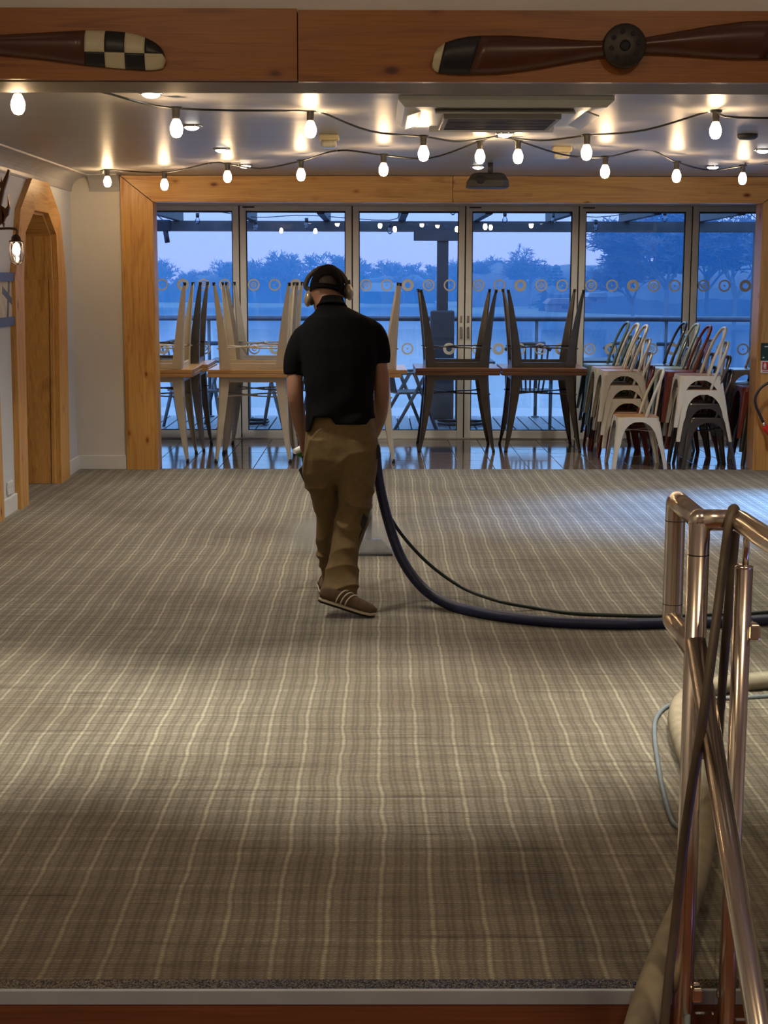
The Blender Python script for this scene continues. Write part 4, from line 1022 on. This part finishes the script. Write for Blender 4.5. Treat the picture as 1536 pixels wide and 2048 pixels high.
clamp(x2 + .014, YR - .03, P(1490, 1262, YR - .03).z); clamp(x2 + .014, YR - .03, P(1490, 1800, YR - .03).z)
g0 = P(1490, 1985, YR).z
MB().box((X0 + .030, YR - .006, g0 - .05), (x2 - .022, YR + .006, P(1490, 1420, YR).z)).build('glass_panel', M['glass3'], rl)
MB().box((x2 + .022, YR - .036, g0 - .05), (x2 + .9, YR - .024, P(1490, 1160, YR).z)).build('glass_panel', M['glass3'], rl)
kn = P(1447, 1986, YR - .02); MB().lathe([(.018, 0), (.018, -.01), (.012, -.016)], kn, 16, 'Y').build('glass_bolt', M['chrome'], rl)

# ------------------------------------------------------------------ hoses
M['hose_blue'] = plain('navy_vacuum_hose', (.010, .015, .062), .5, 0, .2, 40, .3)
M['hose_green'] = plain('dark_green_solution_hose', (.008, .018, .016), .45, 0, .2, 30)
M['hose_tan'] = plain('grimy_cream_hose', (.30, .265, .195), .5, 0, .18, 16); M['hose_grey'] = plain('blue_grey_solution_hose', (.16, .20, .23), .45, 0, .15, 16); M['hose_brown'] = plain('brown_grey_hose', (.10, .078, .055), .5, 0, .15, 16)
rb = .027
bl = [P(752, 905, 7.62), P(756, 950, 7.60), P(768, 1010, 7.58), P(788, 1080, 7.56)] + [P(x, y, Y) for x, y, Y in ((812, 1133, 7.52), (850, 1180, 7.46))] + [PZ(x, y, rb) for x, y in ((900, 1210), (960, 1225), (1040, 1237), (1130, 1245), (1240, 1248), (1330, 1246), (1440, 1244), (1560, 1238), (1700, 1225))] + [Vector((3.3, 7.5, rb)), Vector((4.6, 7.9, rb)), Vector((5.3, 8.6, rb))]
bl = smooth_path(bl, 8)
def ribbed(pts, r_, amp, name, mat, step=.012, n=14):
    L = [0]; 
    for a, b_ in zip(pts[:-1], pts[1:]): L.append(L[-1] + (b_ - a).length)
    out = []; rr = []; k = 0; s_ = 0
    while s_ < L[-1]:
        while L[k+1] < s_: k += 1
        out.append(pts[k].lerp(pts[k+1], (s_ - L[k]) / max(1e-6, L[k+1] - L[k]))); rr.append(r_ + amp*(1 if len(out) % 2 else -1)); s_ += step/2
    return MB().tube(out, rr, n).build(name, mat)
tag(ribbed(bl, rb - .001, .0008, 'vacuum_hose', M['hose_blue']), 'thick navy vacuum hose curving from the man to the railing', 'hose')
rg = .009
gl = [P(752, 960, 7.64), P(764, 1000, 7.62), P(790, 1050, 7.62), P(825, 1095, 7.64), P(870, 1138, 7.66)] + [PZ(x, y, .05) for x, y in ((930, 1178), (1000, 1203))] + [PZ(x, y, rg) for x, y in ((1070, 1216), (1140, 1226), (1220, 1230), (1330, 1232), (1440, 1228), (1560, 1222))] + [Vector((3.0, 7.7, rg)), Vector((4.5, 8.2, rg)), Vector((5.3, 8.9, rg))]
tag(MB().tube(smooth_path(gl, 8), rg, 10).build('solution_hose', M['hose_green']), 'thin dark green hose running beside the navy hose', 'hose')
rt = .036
tl = [Vector((5.3, 7.0, rt)), Vector((4.0, 6.5, rt)), Vector((2.7, 6.15, rt)), PZ(1620, 1352, rt), PZ(1540, 1360, rt), PZ(1470, 1366, rt), PZ(1410, 1378, rt), PZ(1366, 1402, rt), PZ(1356, 1440, rt), PZ(1368, 1492, rt), PZ(1392, 1550, rt), PZ(1408, 1620, rt), PZ(1402, 1700, rt), PZ(1378, 1790, rt + .01), PZ(1345, 1870, rt + .03), PZ(1322, 1930, .05), Vector(P(1300, 1990, 3.2)), Vector(P(1275, 2080, 3.02)), Vector(P(1258, 2180, 2.9))]
tag(ribbed(smooth_path(tl, 8), rt - .002, .003, 'exhaust_hose', M['hose_tan'], .013, 16), 'fat ribbed cream hose looping over the carpet and down the stairs', 'hose')
rs = .008
th = [Vector((5.3, 6.6, rs)), Vector((4.0, 6.1, rs)), Vector((2.7, 5.85, rs)), PZ(1620, 1385, rs), PZ(1536, 1392, rs), PZ(1470, 1396, rs), PZ(1400, 1398, rs), PZ(1340, 1410, rs), PZ(1314, 1434, rs), PZ(1309, 1465, rs), PZ(1315, 1520, rs), PZ(1326, 1580, rs), PZ(1344, 1640, rs), PZ(1362, 1660, rs), PZ(1376, 1700, rs), PZ(1385, 1800, rs), PZ(1380, 1900, rs), P(1376, 1990, 3.25), P(1372, 2100, 3.1)]
tag(MB().tube(smooth_path(th, 7), rs, 10).build('supply_hose', M['hose_grey']), 'thin blue grey hose bending over the carpet beside the fat hose', 'hose')
rc_ = .0105; YA = YR - .06
dl_ = [P(1318, 2200, 2.95), P(1328, 2060, 3.0), P(1337, 1960, 3.03), P(1350, 1850, 3.06), P(1366, 1700, 3.06), P(1384, 1570, 3.03), P(1404, 1450, 3.01), P(1418, 1350, 3.03), P(1434, 1230, 3.08), P(1447, 1130, 3.15), P(1456, 1060, 3.16), P(1462, 1028, 3.175), P(1467, 1017, 3.20), P(1471, 1026, 3.225), P(1470, 1070, 3.245), P(1462, 1160, 3.26), P(1454, 1250, 3.28), P(1446, 1350, 3.35), P(1440, 1450, 3.6), PZ(1432, 1600, rc_), PZ(1452, 1720, rc_), PZ(1475, 1850, rc_)]
tag(MB().tube(smooth_path(dl_, 6), rc_, 12).build('draped_hose', M['hose_brown']), 'brown grey hose draped over the top of the stair railing', 'hose')

# ------------------------------------------------------------------ carpet wand
M['wandm'] = plain('scuffed_wand_steel', (.42, .43, .46), .22, 1.0, .15, 20)
wd = thing('carpet_wand', PZ(750, 1095, 0), 'steel carpet cleaning wand with wedge shaped floor head', 'carpet wand')
h0 = PZ(748, 1110, 0); hy0, hx0 = h0.y, h0.x
hw, hb = .125, .16
wa, wb = P(700, 1112, hy0).x, P(785, 1112, hy0).x
rr = [[Vector((wa, hy0, 0)), Vector((wb, hy0, 0)), Vector((wb, hy0 - .01, .012)), Vector((wa, hy0 - .01, .012))],
      [Vector((wa, hy0 + .03, 0)), Vector((wb, hy0 + .03, 0)), Vector((wb - .005, hy0 + .02, .035)), Vector((wa + .005, hy0 + .02, .035))]]
ta, tb = P(712, 1077, hy0).x, P(762, 1077, hy0).x; ztop = P(740, 1077, hy0 + .06).z
head = MB().loft([[Vector((wa, hy0 - .02, 0)), Vector((wb, hy0 - .02, 0)), Vector((wb, hy0 + .03, 0)), Vector((wa, hy0 + .03, 0))],
           [Vector((wa + .004, hy0 - .018, .02)), Vector((wb - .004, hy0 - .018, .02)), Vector((wb - .004, hy0 + .04, .02)), Vector((wa + .004, hy0 + .04, .02))],
           [Vector((ta, hy0 + .03, ztop)), Vector((tb, hy0 + .03, ztop)), Vector((tb, hy0 + .07, ztop)), Vector((ta, hy0 + .07, ztop))]], True, False).build('floor_head', M['wandm'], wd)
MB().box((wa, hy0 - .03, 0), (wb, hy0 - .02, .012)).build('suction_lip', M['darkgrey'], head)
pw = [Vector(((ta+tb)/2, hy0 + .05, ztop - .01)), P(738, 1050, hy0 - .02), P(737, 1015, hy0 - .15), P(722, 960, hy0 - .5), P(690, 905, 7.95), P(650, 893, 7.80), P(615, 895, 7.66)]
MB().tube(smooth_path(pw, 6), .019, 12).build('tube', M['wandm'], wd)
MB().tube([P(622, 893, 7.68), P(600, 899, 7.645), P(588, 903, 7.62)], [.02, .019, .014], 10).build('hand_grip', M['white'], wd)
MB().tube([P(600, 903, 7.645), P(598, 909, 7.64), P(604, 914, 7.65)], [.012, .012, .006], 8).build('trigger', plain('green_plastic', (.02, .20, .05), .4), wd)

# ------------------------------------------------------------------ person
def remeshed(m_, vox, it=6):
    me = bpy.data.meshes.new('tmp'); me.from_pydata(m_.v, [], m_.f)
    bm = bmesh.new(); bm.from_mesh(me); bmesh.ops.recalc_face_normals(bm, faces=bm.faces); bm.to_mesh(me); bm.free()
    o = bpy.data.objects.new('tmp', me); COL.objects.link(o)
    a = o.modifiers.new('r', 'REMESH'); a.mode = 'VOXEL'; a.voxel_size = vox
    s_ = o.modifiers.new('s', 'SMOOTH'); s_.factor = .5; s_.iterations = it
    bpy.context.view_layer.update()
    em = bpy.data.meshes.new_from_object(o.evaluated_get(bpy.context.evaluated_depsgraph_get()))
    bpy.data.objects.remove(o)
    out = MB(); out.add([v.co.copy() for v in em.vertices], [list(p.vertices) for p in em.polygons], True); bpy.data.meshes.remove(em)
    return out
def ering(c, hw_, dp, n=24, e=2.3, tilt=0.0):
    out = []
    for k in range(n):
        a = 2*PI*k/n; ca, sa = math.cos(a), math.sin(a)
        x = hw_*math.copysign(abs(ca)**(2/e), ca); y = dp*math.copysign(abs(sa)**(2/e), sa)
        out.append(Vector((c.x + x, c.y + y, c.z + tilt*y)))
    return out
def rows(m_, rws, e=2.3, tilt=0.0):
    rr = []
    for y, xl, xr, Yc, dp in rws:
        L, R_ = P(xl, y, Yc), P(xr, y, Yc); rr.append(ering((L + R_)/2, (R_.x - L.x)/2, dp, 24, e, tilt))
    m_.loft(rr)
def limb(m_, pts, rad, n=14): m_.tube(smooth_path(pts, 5), [rad[min(i, len(rad)-1)] for i in range(len(rad))] if False else interp_r(rad, 5), n)
def interp_r(rad, k):
    out = []
    for a, b_ in zip(rad[:-1], rad[1:]):
        for j in range(k): out.append(a + (b_-a)*j/k)
    out.append(rad[-1]); return out
M['skin'] = plain('skin', (.29, .15, .10), .55, 0, .06, 20); M['hair'] = plain('short_dark_hair', (.035, .025, .02), .8, 0, .3, 90)
M['shirt'] = plain('black_polo_cotton', (.0045, .0046, .0065), .95, 0, .2, 60, .2, .1); M['cap'] = plain('black_cap_cotton', (.006, .006, .007), .95, 0, .2, 80, .2, .1)
M['khaki'] = plain('khaki_work_canvas', (.135, .088, .034), .85, 0, .1, 40, .25); M['blackpatch'] = plain('black_cordura', (.012, .012, .013), .8, 0, .2, 90)
foot0 = P(690, 1228, 7.3)
pe = thing('person', (foot0.x, 7.35, 0), 'man in black cap and polo shirt walking away with a carpet wand', 'person')
hd = P(654, 578, 7.60)                                   # head centre
HT = Matrix.Rotation(.12, 3, 'Y') @ Matrix.Rotation(-.30, 3, 'X')   # tilted and looking down
body = MB()
def hp_(v): return hd + HT @ Vector(v)
body.ell(hd, (.078, .098, .112), 20, 14, HT)                       # skull
body.ell(hp_((0, .035, -.07)), (.060, .066, .062), 16, 10, HT)     # jaw
body.ell(hp_((0, .095, -.115)), (.025, .022, .020), 12, 8, HT)     # chin
body.tube([hp_((0, .094, .015)), hp_((0, .112, -.018)), hp_((0, .118, -.035))], [.010, .014, .017], 8)   # nose
body.tube([hp_((-.045, .085, .022)), hp_((0, .098, .028)), hp_((.045, .085, .022))], [.010, .012, .010], 8)  # brow
body.tube([hp_((-.026, .094, -.075)), hp_((0, .104, -.077)), hp_((.026, .094, -.075))], [.006, .009, .006], 8)  # lips
for s_ in (-1, 1): body.ell(hp_((s_*.079, .0, -.02)), (.010, .020, .032), 10, 8, HT)      # ears
body.tube([hp_((0, -.015, -.05)), P(661, 615, 7.52), P(664, 645, 7.46)], [.060, .060, .075], 16)     # neck
rows(body, [(640, 620, 735, 7.46, .08), (680, 606, 750, 7.44, .10), (750, 620, 742, 7.40, .11), (830, 624, 740, 7.37, .105), (880, 620, 745, 7.37, .11), (925, 625, 742, 7.37, .10)])
# arms
LA = [P(612, 672, 7.45), P(592, 735, 7.43), P(591, 797, 7.42), P(599, 842, 7.52), P(606, 876, 7.62)]
RA = [P(742, 668, 7.45), P(760, 735, 7.44), P(763, 793, 7.47), P(758, 838, 7.62), P(742, 880, 7.82)]
body.tube(smooth_path(LA, 5), interp_r([.050, .040, .040, .036, .026], 5), 14)
body.tube(smooth_path(RA, 5), interp_r([.050, .038, .039, .036, .027], 5), 14)
def hand(m_, w_, axis, bar, rr_, flip=1):
    # w_: wrist, axis: direction of the bar held, bar: point on the bar, rr_: bar radius
    axis = axis.normalized(); to = (bar - w_); ln = to.length; d_ = to.normalized(); side = axis
    pc = w_.lerp(bar, .55) - axis.cross(d_)*0
    nrm = axis.cross(d_).normalized() * flip
    pc = w_ + d_*(ln*.5) + nrm*.012
    rings_ = []
    for f_, hwid, ht in ((.0, .024, .018), (.35, .036, .016), (.8, .040, .015), (1.0, .040, .012)):
        c_ = w_ + d_*(ln*.9*f_) + nrm*(rr_ + .006)*f_
        rings_.append([c_ + side*hwid*math.cos(a) + nrm*ht*math.sin(a) for a in [2*PI*k/12 for k in range(12)]])
    m_.loft(rings_)
    for i, (o_, L_) in enumerate(((-.030, .062), (-.010, .072), (.010, .068), (.029, .054))):
        base = w_ + d_*(ln*.85) + nrm*(rr_ + .008) + side*o_
        pts_ = [base]; R2 = rr_ + .009
        ctr = bar + side*o_
        for a in (1.45, .7, -.1, -.9, -1.6):
            aa = a * (L_/.072)
            pts_.append(ctr + nrm*math.sin(aa)*R2 + d_*math.cos(aa)*R2)
        m_.tube(smooth_path(pts_, 3), interp_r([.0088, .0088, .0086, .008, .0076, .0066], 3), 8)
    tb_ = w_ + d_*(ln*.35) - side*.030
    m_.tube(smooth_path([tb_, tb_ + d_*.03 - side*.012 - nrm*.006, bar - side*.034 - nrm*(rr_+.006), bar - side*.012 - nrm*(rr_ + .010)], 4), interp_r([.012, .0115, .010, .008], 4), 8)
gb = P(609, 897, 7.66); hand(body, LA[-1], (P(590, 903, 7.62) - P(622, 893, 7.68)), gb, .019, 1)
gr_ = pw[4]; hand(body, RA[-1], (pw[5] - pw[3]), gr_, .019, 1)
# legs inside the trousers
body.tube([P(645, 905, 7.38), P(652, 1040, 7.62), P(655, 1150, 7.76)], [.075, .045, .028], 14)
body.tube([P(712, 905, 7.36), P(704, 1050, 7.40), P(682, 1180, 7.24)], [.075, .055, .04], 14)
bo = remeshed(body, .006, 3).build('body', M['skin'], pe)
for s_ in (-1, 1): MB().ell(hp_((s_*.031, .088, .002)), (.012, .010, .010), 10, 8, HT).build('eye', M['white'], bo)
# hair and cap
hm_ = MB()
def dome(m_, sc_, z0, n=40, m=18, hole=None, zt=1.0):
    vv = []; ff = []
    for i in range(m + 1):
        th = (PI/2) * i / m
        for k in range(n):
            a = 2*PI*k/n
            low = z0 + .02*math.sin(a) * 0
            ez = math.cos(th); rxy = math.sin(th)
            z = low + (.112*sc_ - low) * ez
            q = math.sqrt(max(0, 1 - (z/(.112*sc_))**2)) if z > -.05 else .9
            q = max(q, 0); 
            vv.append(hp_((.078*sc_*q*math.cos(a), .098*sc_*q*math.sin(a), z)))
    for i in range(m):
        for k in range(n):
            k2 = (k + 1) % n
            if hole:
                a = 2*PI*(k + .5)/n; zc_ = z0 + (.112*sc_ - z0)*math.cos(PI/2*(i + .5)/m)
                u = ((a - 1.5*PI) / hole[0]); v_ = (zc_ - hole[1]) / hole[2]
                if v_ > 0 and u*u + v_*v_ < 1: continue
            ff.append((i*n + k, i*n + k2, (i+1)*n + k2, (i+1)*n + k))
    m_.add(vv, ff, True)
dome(hm_, 1.03, -.012); hm_.build('hair', M['hair'], pe)
cp = MB(); dome(cp, 1.115, -.028, 64, 28, (.62, -.006, .052)); dome(cp, 1.075, -.028, 64, 28, (.62, -.006, .052))
cp_o = cp.build('cap', M['cap'], pe, fix=False)
br_ = []
for f_, y_, w_ in ((0, .09, .075), (.5, .14, .07), (1, .175, .045)):
    br_.append([hp_((w_*math.cos(a), y_ + .0*f_, -.018 - .02*f_ + .012*math.sin(a)*(1 if math.sin(a) > 0 else .3))) for a in [2*PI*k/12 for k in range(12)]])
MB().loft(br_).build('visor', M['cap'], cp_o)
MB().lathe([(.008, 0), (.006, .005), (.001, .007)], hp_((0, 0, .122)), 10).build('button', M['cap'], cp_o)
MB().tube([hp_((.089*math.cos(a), .112*math.sin(a), -.022)) for a in [1.5*PI + .62*(k/6 - 1) for k in range(13)]], .007, 6).build('strap', M['cap'], cp_o)
# headphones
M['hp_sil'] = plain('champagne_plastic', (.42, .36, .27), .3, .4, .05, 20); M['hp_dark'] = plain('brown_grey_headband', (.06, .048, .04), .5, 0, .1, 30)
hpn = thing('headphones', hd, 'champagne coloured over ear headphones worn over the black cap', 'headphones')
lc_, rc2 = P(621, 597, 7.60), P(694, 584, 7.60)
band_ = smooth_path([lc_ + Vector((-.006, 0, .045)), P(611.5, 573, 7.60), P(617, 555, 7.60), P(633, 540, 7.60), P(652, 534.5, 7.60), P(672, 539, 7.60), P(687, 552, 7.60), P(694.5, 568, 7.60), rc2 + Vector((.004, 0, .03))], 5)
MB().tube(band_, .0075, 8, ell=1.6).build('headband', M['hp_dark'], hpn)
for s_, c_ in ((-1, lc_), (1, rc2)):
    ax = Vector((1, 0, .18)); R3 = Matrix.Rotation(-.12 if s_ > 0 else .14, 3, 'Y')
    MB().ell(c_ + Vector((s_*.010, 0, 0)), (.022, .040, .042), 18, 12, R3).build('ear_cup', M['hp_sil'], hpn)
    MB().ell(c_ - Vector((s_*.010, 0, 0)), (.014, .034, .036), 18, 12, R3).build('ear_cushion', M['black'], hpn)
    MB().tube([c_ + Vector((s_*.014, -.004, .02)), c_ + Vector((s_*.012, -.002, .06))], .005, 8).build('yoke', M['hp_dark'], hpn)
# shirt
sh = MB()
rows(sh, [(600, 645, 684, 7.52, .060), (612, 637, 690, 7.50, .074), (626, 627, 718, 7.48, .094), (638, 612, 742, 7.46, .108), (652, 602, 752, 7.45, .118), (672, 597, 757, 7.44, .126), (700, 600, 757, 7.42, .134), (740, 606, 752, 7.40, .136), (790, 611, 748, 7.38, .132), (825, 611, 748, 7.37, .130), (848, 611, 751, 7.36, .132), (858, 612, 752, 7.36, .133)], 2.4, -.12)
sh.tube(smooth_path([P(645, 650, 7.46), P(610, 677, 7.45), P(593, 715, 7.44), P(590, 750, 7.435)], 4), interp_r([.050, .066, .062, .0575], 4), 18)
sh.tube(smooth_path([P(705, 643, 7.46), P(744, 668, 7.45), P(757, 700, 7.45), P(758.5, 726, 7.45)], 4), interp_r([.050, .066, .060, .0545], 4), 18)
so = remeshed(sh, .0065, 7)
c_mid = P(680, 760, 7.40)
for v in so.v:                                            # cloth folds: pulled diagonally towards the waist
    back = max(0, min(1, (7.45 - v.y) / .1)); dz = c_mid.z - v.z; dx = v.x - c_mid.x
    f_ = math.sin(26*(dz*.9 + dx*1.2) + 3*noise.noise(v*4)) * .0045 * max(0, min(1, (dz + .12)/.25))
    f_ += noise.noise(Vector((v.x*9, v.y*9, v.z*5))) * .005
    v.y -= f_*(.3 + back); v.x += .3*f_*math.tanh(dx/.05)
z815, z858 = P(680, 815, 7.25).z, P(680, 858, 7.25).z
for v in so.v:
    if v.z < z815:
        xp = 753 + v.x/7.25*F
        hem = 864 if xp < 618 else 864 - (xp-618)*3.5 if xp < 626 else 836 if xp < 660 else 836 + (xp - 660)*1.4 if xp < 670 else 850 if xp < 733 else 850 - (xp - 733)*1.5 if xp < 741 else 838
        if v.y > 7.42: hem = 858
        v.z = z815 + (v.z - z815) * (hem - 815)/43
sho = so.build('polo_shirt', M['shirt'], pe)
cl = []
for y, xl, xr, Yc, dp in ((596, 644, 685, 7.535, .062), (606, 640, 688, 7.515, .070), (613, 634, 693, 7.50, .079), (609, 638, 690, 7.505, .073)):
    L, R_ = P(xl, y, Yc), P(xr, y, Yc); cl.append(ering((L+R_)/2, (R_.x-L.x)/2 + .004, dp + .004, 28, 2.1, -.25))
MB().loft(cl, False).build('collar', M['shirt'], sho)
# trousers
tr = MB()
rows(tr, [(818, 618, 747, 7.37, .116), (836, 616, 749, 7.37, .120), (860, 613, 753, 7.365, .128), (890, 609, 757, 7.36, .136), (915, 608, 756, 7.36, .134), (935, 622, 740, 7.37, .118), (955, 645, 708, 7.385, .085), (968, 662, 690, 7.39, .05)], 2.3)
rowsL = [(875, 611, 690, 7.365, .128), (915, 606, 686, 7.375, .128), (945, 603, 681, 7.405, .120), (975, 611, 678, 7.45, .108), (1005, 625, 678, 7.52, .095), (1040, 631, 674, 7.60, .082), (1075, 632, 668, 7.65, .078), (1110, 632, 666, 7.70, .074), (1145, 640, 668, 7.74, .072), (1168, 644, 668, 7.76, .076), (1200, 645, 668, 7.765, .078)]
rowsR = [(875, 668, 756, 7.355, .128), (915, 668, 757, 7.352, .130), (945, 672, 755, 7.355, .122), (980, 676, 749, 7.362, .110), (1010, 675, 745, 7.375, .100), (1040, 669, 739, 7.38, .092), (1070, 664, 728, 7.37, .088), (1100, 660, 717, 7.34, .086), (1130, 654, 715, 7.31, .086), (1155, 647, 721, 7.28, .088), (1170, 643, 718, 7.262, .088), (1188, 641, 715, 7.245, .086), (1200, 642, 714, 7.24, .084)]
rows(tr, rowsL, 2.15); rows(tr, rowsR, 2.15)
to = remeshed(tr, .0065, 5)
def fold(t_): return 1 - 2*abs(math.sin(t_/2))**.7
zk, zc_ = P(700, 1000, 7.37).z, P(680, 1160, 7.27).z
for v in to.v:
    n_ = noise.noise(Vector((v.x*6, v.y*6, v.z*4)))
    kn_ = math.exp(-((v.z - zk)/.14)**2); ck = math.exp(-((v.z - zc_)/.09)**2)
    f_ = (.014*kn_*fold(48*v.z + 16*v.x + 5*n_) + .014*ck*fold(75*v.z - 10*v.x + 4*n_) + .008*n_ + .006*fold(30*v.z - 26*v.x + 6*n_))
    v.y -= f_; v.x += f_*.45*math.tanh((v.x - foot0.x)/.05)
tro = to.build('work_trousers', M['khaki'], pe)
def patch(pts, Yc, th, name, r_=.015):                   # a sewn-on panel lying on the cloth
    q = [P(x, y, Yc) for x, y in pts]; m_ = MB(); m_.prism([(p.x, p.z) for p in q], Yc - th, Yc + th, 'Y'); return m_.build(name, M['blackpatch'], tro)
patch([(748, 886), (757, 888), (761, 897), (761, 912), (755, 917), (748, 912)], 7.36, .05, 'holster_pocket')
patch([(727, 1024), (736, 1033), (730, 1052), (721, 1068), (717, 1092), (713, 1108), (710, 1104), (716, 1062)], 7.36, .05, 'knee_pad')
patch([(598, 938), (607, 930), (612, 936), (610, 950), (614, 966), (608, 960)], 7.43, .04, 'tool_pocket')
patch([(604, 912), (612, 905), (613, 925), (606, 928)], 7.43, .03, 'belt_clip')
MB().lathe([(.031, -.009), (.034, 0), (.031, .009)], LA[-1] + Vector((-.002, -.014, .018)), 16).build('watch', M['black'], pe)
# shoes
M['shoe_b'] = plain('brown_suede', (.10, .065, .04), .9, 0, .15, 60); M['sole'] = plain('cream_rubber', (.50, .44, .34), .6, 0, .06, 30)
def shoe(heel, toe, up):
    ax = (toe - heel); L = ax.length; ax.normalize(); upv = (up - ax*up.dot(ax)).normalized(); sd = ax.cross(upv)
    prof = [(0, .020, .034), (.05, .031, .050), (.2, .034, .056), (.38, .035, .058), (.55, .039, .048), (.75, .042, .037), (.9, .036, .028), (1.0, .012, .014)]
    sl = []; up_ = []; ou = []
    for u, w_, h_ in prof:
        c_ = heel + ax*L*u
        ring_ = [c_ + sd*(w_+.004)*math.cos(a) + upv*(.012 + .014*math.sin(a)) for a in [2*PI*k/16 for k in range(16)]]; sl.append(ring_)
        ou.append([c_ + sd*(w_+.001)*math.cos(a) + upv*(-.003 + .004*math.sin(a)) for a in [2*PI*k/16 for k in range(16)]])
        up_.append([c_ + sd*w_*math.cos(a)*(1 if math.sin(a) < .3 else .82) + upv*(.024 + (h_*math.sin(a) if math.sin(a) > 0 else 0)) for a in [2*PI*k/16 for k in range(16)]])
    s_ = MB().loft(up_).build('shoe', M['shoe_b'], pe)
    MB().loft(sl).build('midsole', M['sole'], s_); MB().loft(ou).build('outsole', M['gasket'], s_)
    for k, u in enumerate((.40, .48, .56)):
        c_ = heel + ax*L*u; h_ = .058 - .07*(u - .38); w_ = .0385
        MB().tube([c_ + sd*w_*1.03*math.cos(a)*(1 if math.sin(a) < .3 else .84) + upv*(.026 + h_*max(0, math.sin(a))*1.04) - ax*.03*math.cos(a) for a in [PI*j/10 for j in range(11)]], .0042, 6).build('stripe', M['sole'], s_)
shoe(P(637, 1197, 7.20), PZ(750, 1231, .006), Vector((0, -.25, 1)))
lf = PZ(652, 1183, 0); shoe(Vector((lf.x, 7.70, .005)), Vector((lf.x - .015, 7.98, .005)), Vector((0, 0, 1)))

# ------------------------------------------------------------------ dusk haze over the lake
m, nt, b = newmat('lake_haze'); nt.nodes.remove(b); M['haze'] = m
vsn = nt.nodes.new('ShaderNodeVolumeScatter'); vsn.inputs['Color'].default_value = (.10, .44, 1.0, 1); vsn.inputs['Density'].default_value = .0046; vsn.inputs['Anisotropy'].default_value = 0.0
nt.links.new(vsn.outputs[0], nt.nodes['Material Output'].inputs['Volume'])
hz = MB().box((-260, 19.5, ZW + .02), (260, 330, 26)).build('haze', M['haze'])
tag(hz, 'blue dusk haze hanging over the lake and shores', 'haze', kind='stuff')

# ------------------------------------------------------------------ steam round the floor head of the wand
m, nt, b = newmat('warm_steam'); nt.nodes.remove(b)
t = nt.nodes.new('ShaderNodeTexCoord'); ln = nt.nodes.new('ShaderNodeVectorMath'); ln.operation = 'LENGTH'
mp = nt.nodes.new('ShaderNodeMapping'); mp.inputs['Scale'].default_value = (1/.56, 1/.46, 1/.20)
nt.links.new(t.outputs['Object'], mp.inputs[0]); nt.links.new(mp.outputs[0], ln.inputs[0])
fo = nt.nodes.new('ShaderNodeMapRange'); fo.inputs[1].default_value = 1.0; fo.inputs[2].default_value = .1; fo.inputs[3].default_value = 0; fo.inputs[4].default_value = 1.0
nt.links.new(ln.outputs['Value'], fo.inputs[0])
nz = N(nt, 'ShaderNodeTexNoise', Scale=4.0, Detail=3); nt.links.new(t.outputs['Object'], nz.inputs[0])
de = math_(nt, 'MULTIPLY', math_(nt, 'POWER', fo.outputs[0], 2.6), math_(nt, 'MULTIPLY', nz.outputs[0], STEAM))
vsn = nt.nodes.new('ShaderNodeVolumeScatter'); vsn.inputs['Color'].default_value = (.95, .96, 1, 1); nt.links.new(de, vsn.inputs['Density']); vsn.inputs['Anisotropy'].default_value = .2
nt.links.new(vsn.outputs[0], nt.nodes['Material Output'].inputs['Volume'])
sc_ = PZ(690, 1108, 0); sc_.z = .12
stm = MB().ell(sc_, (.55, .45, .115), 20, 10).build('steam', m, None, sc_)
tag(stm, 'thin white steam drifting round the wand head by the feet', 'steam', kind='stuff')
# ------------------------------------------------------------------ assumed hall lamps over the stairs, unseen behind the viewer
for k, x in enumerate((-1.2, 1.6)):
    t_ = thing('assumed_hall_lamp', (x, 1.2, 4.02), 'assumed round opal ceiling lamp over the stairs, out of frame, ' + ('left', 'right')[k], 'lamp')
    MB().lathe([(.26, 0), (.26, -.03), (.25, -.035)], (x, 1.2, 4.1), 24).build('rim', M['chrome'], t_)
    MB().lathe([(.245, -.03), (.18, -.07), (.02, -.078)], (x, 1.2, 4.1), 12).build('opal_glass', emit('opal_lamp_glass', (1, .74, .45), HALL), t_)

# ------------------------------------------------------------------ unseen blue lamp assumed on the right wall, lighting the far carpet blue
t_ = thing('assumed_blue_spotlight', (XR - .14, 10.9, 2.2), 'assumed blue spotlight on the right wall, out of frame', 'spotlight')
d_ = (Vector((3.2, 10.55, 0)) - Vector((XR - .14, 10.9, 2.2))).normalized(); a_ = Vector((XR - .14, 10.9, 2.2))
MB().tube([a_ - d_*.10, a_ + d_*.05], [.035, .06], 16).build('housing', M['black'], t_)
MB().tube([a_ - d_*.06, Vector((XR, 10.9, 2.28))], .012, 8).build('bracket', M['black'], t_)
MB().tube([a_ + d_*.045, a_ + d_*.05], .055, 16).build('lens', emit('assumed_blue_lens', (.2, .4, 1), 10, False), t_)
ld = bpy.data.lights.new('assumed_blue_beam', 'SPOT'); ld.energy = BLUE; ld.color = (.16, .42, 1.0); ld.spot_size = math.radians(50); ld.spot_blend = 1.0; ld.shadow_soft_size = .05
lo = bpy.data.objects.new('assumed_blue_beam', ld); COL.objects.link(lo); lo.parent = t_; lo.location = d_*.08; lo.rotation_euler = d_.to_track_quat('-Z', 'Y').to_euler()
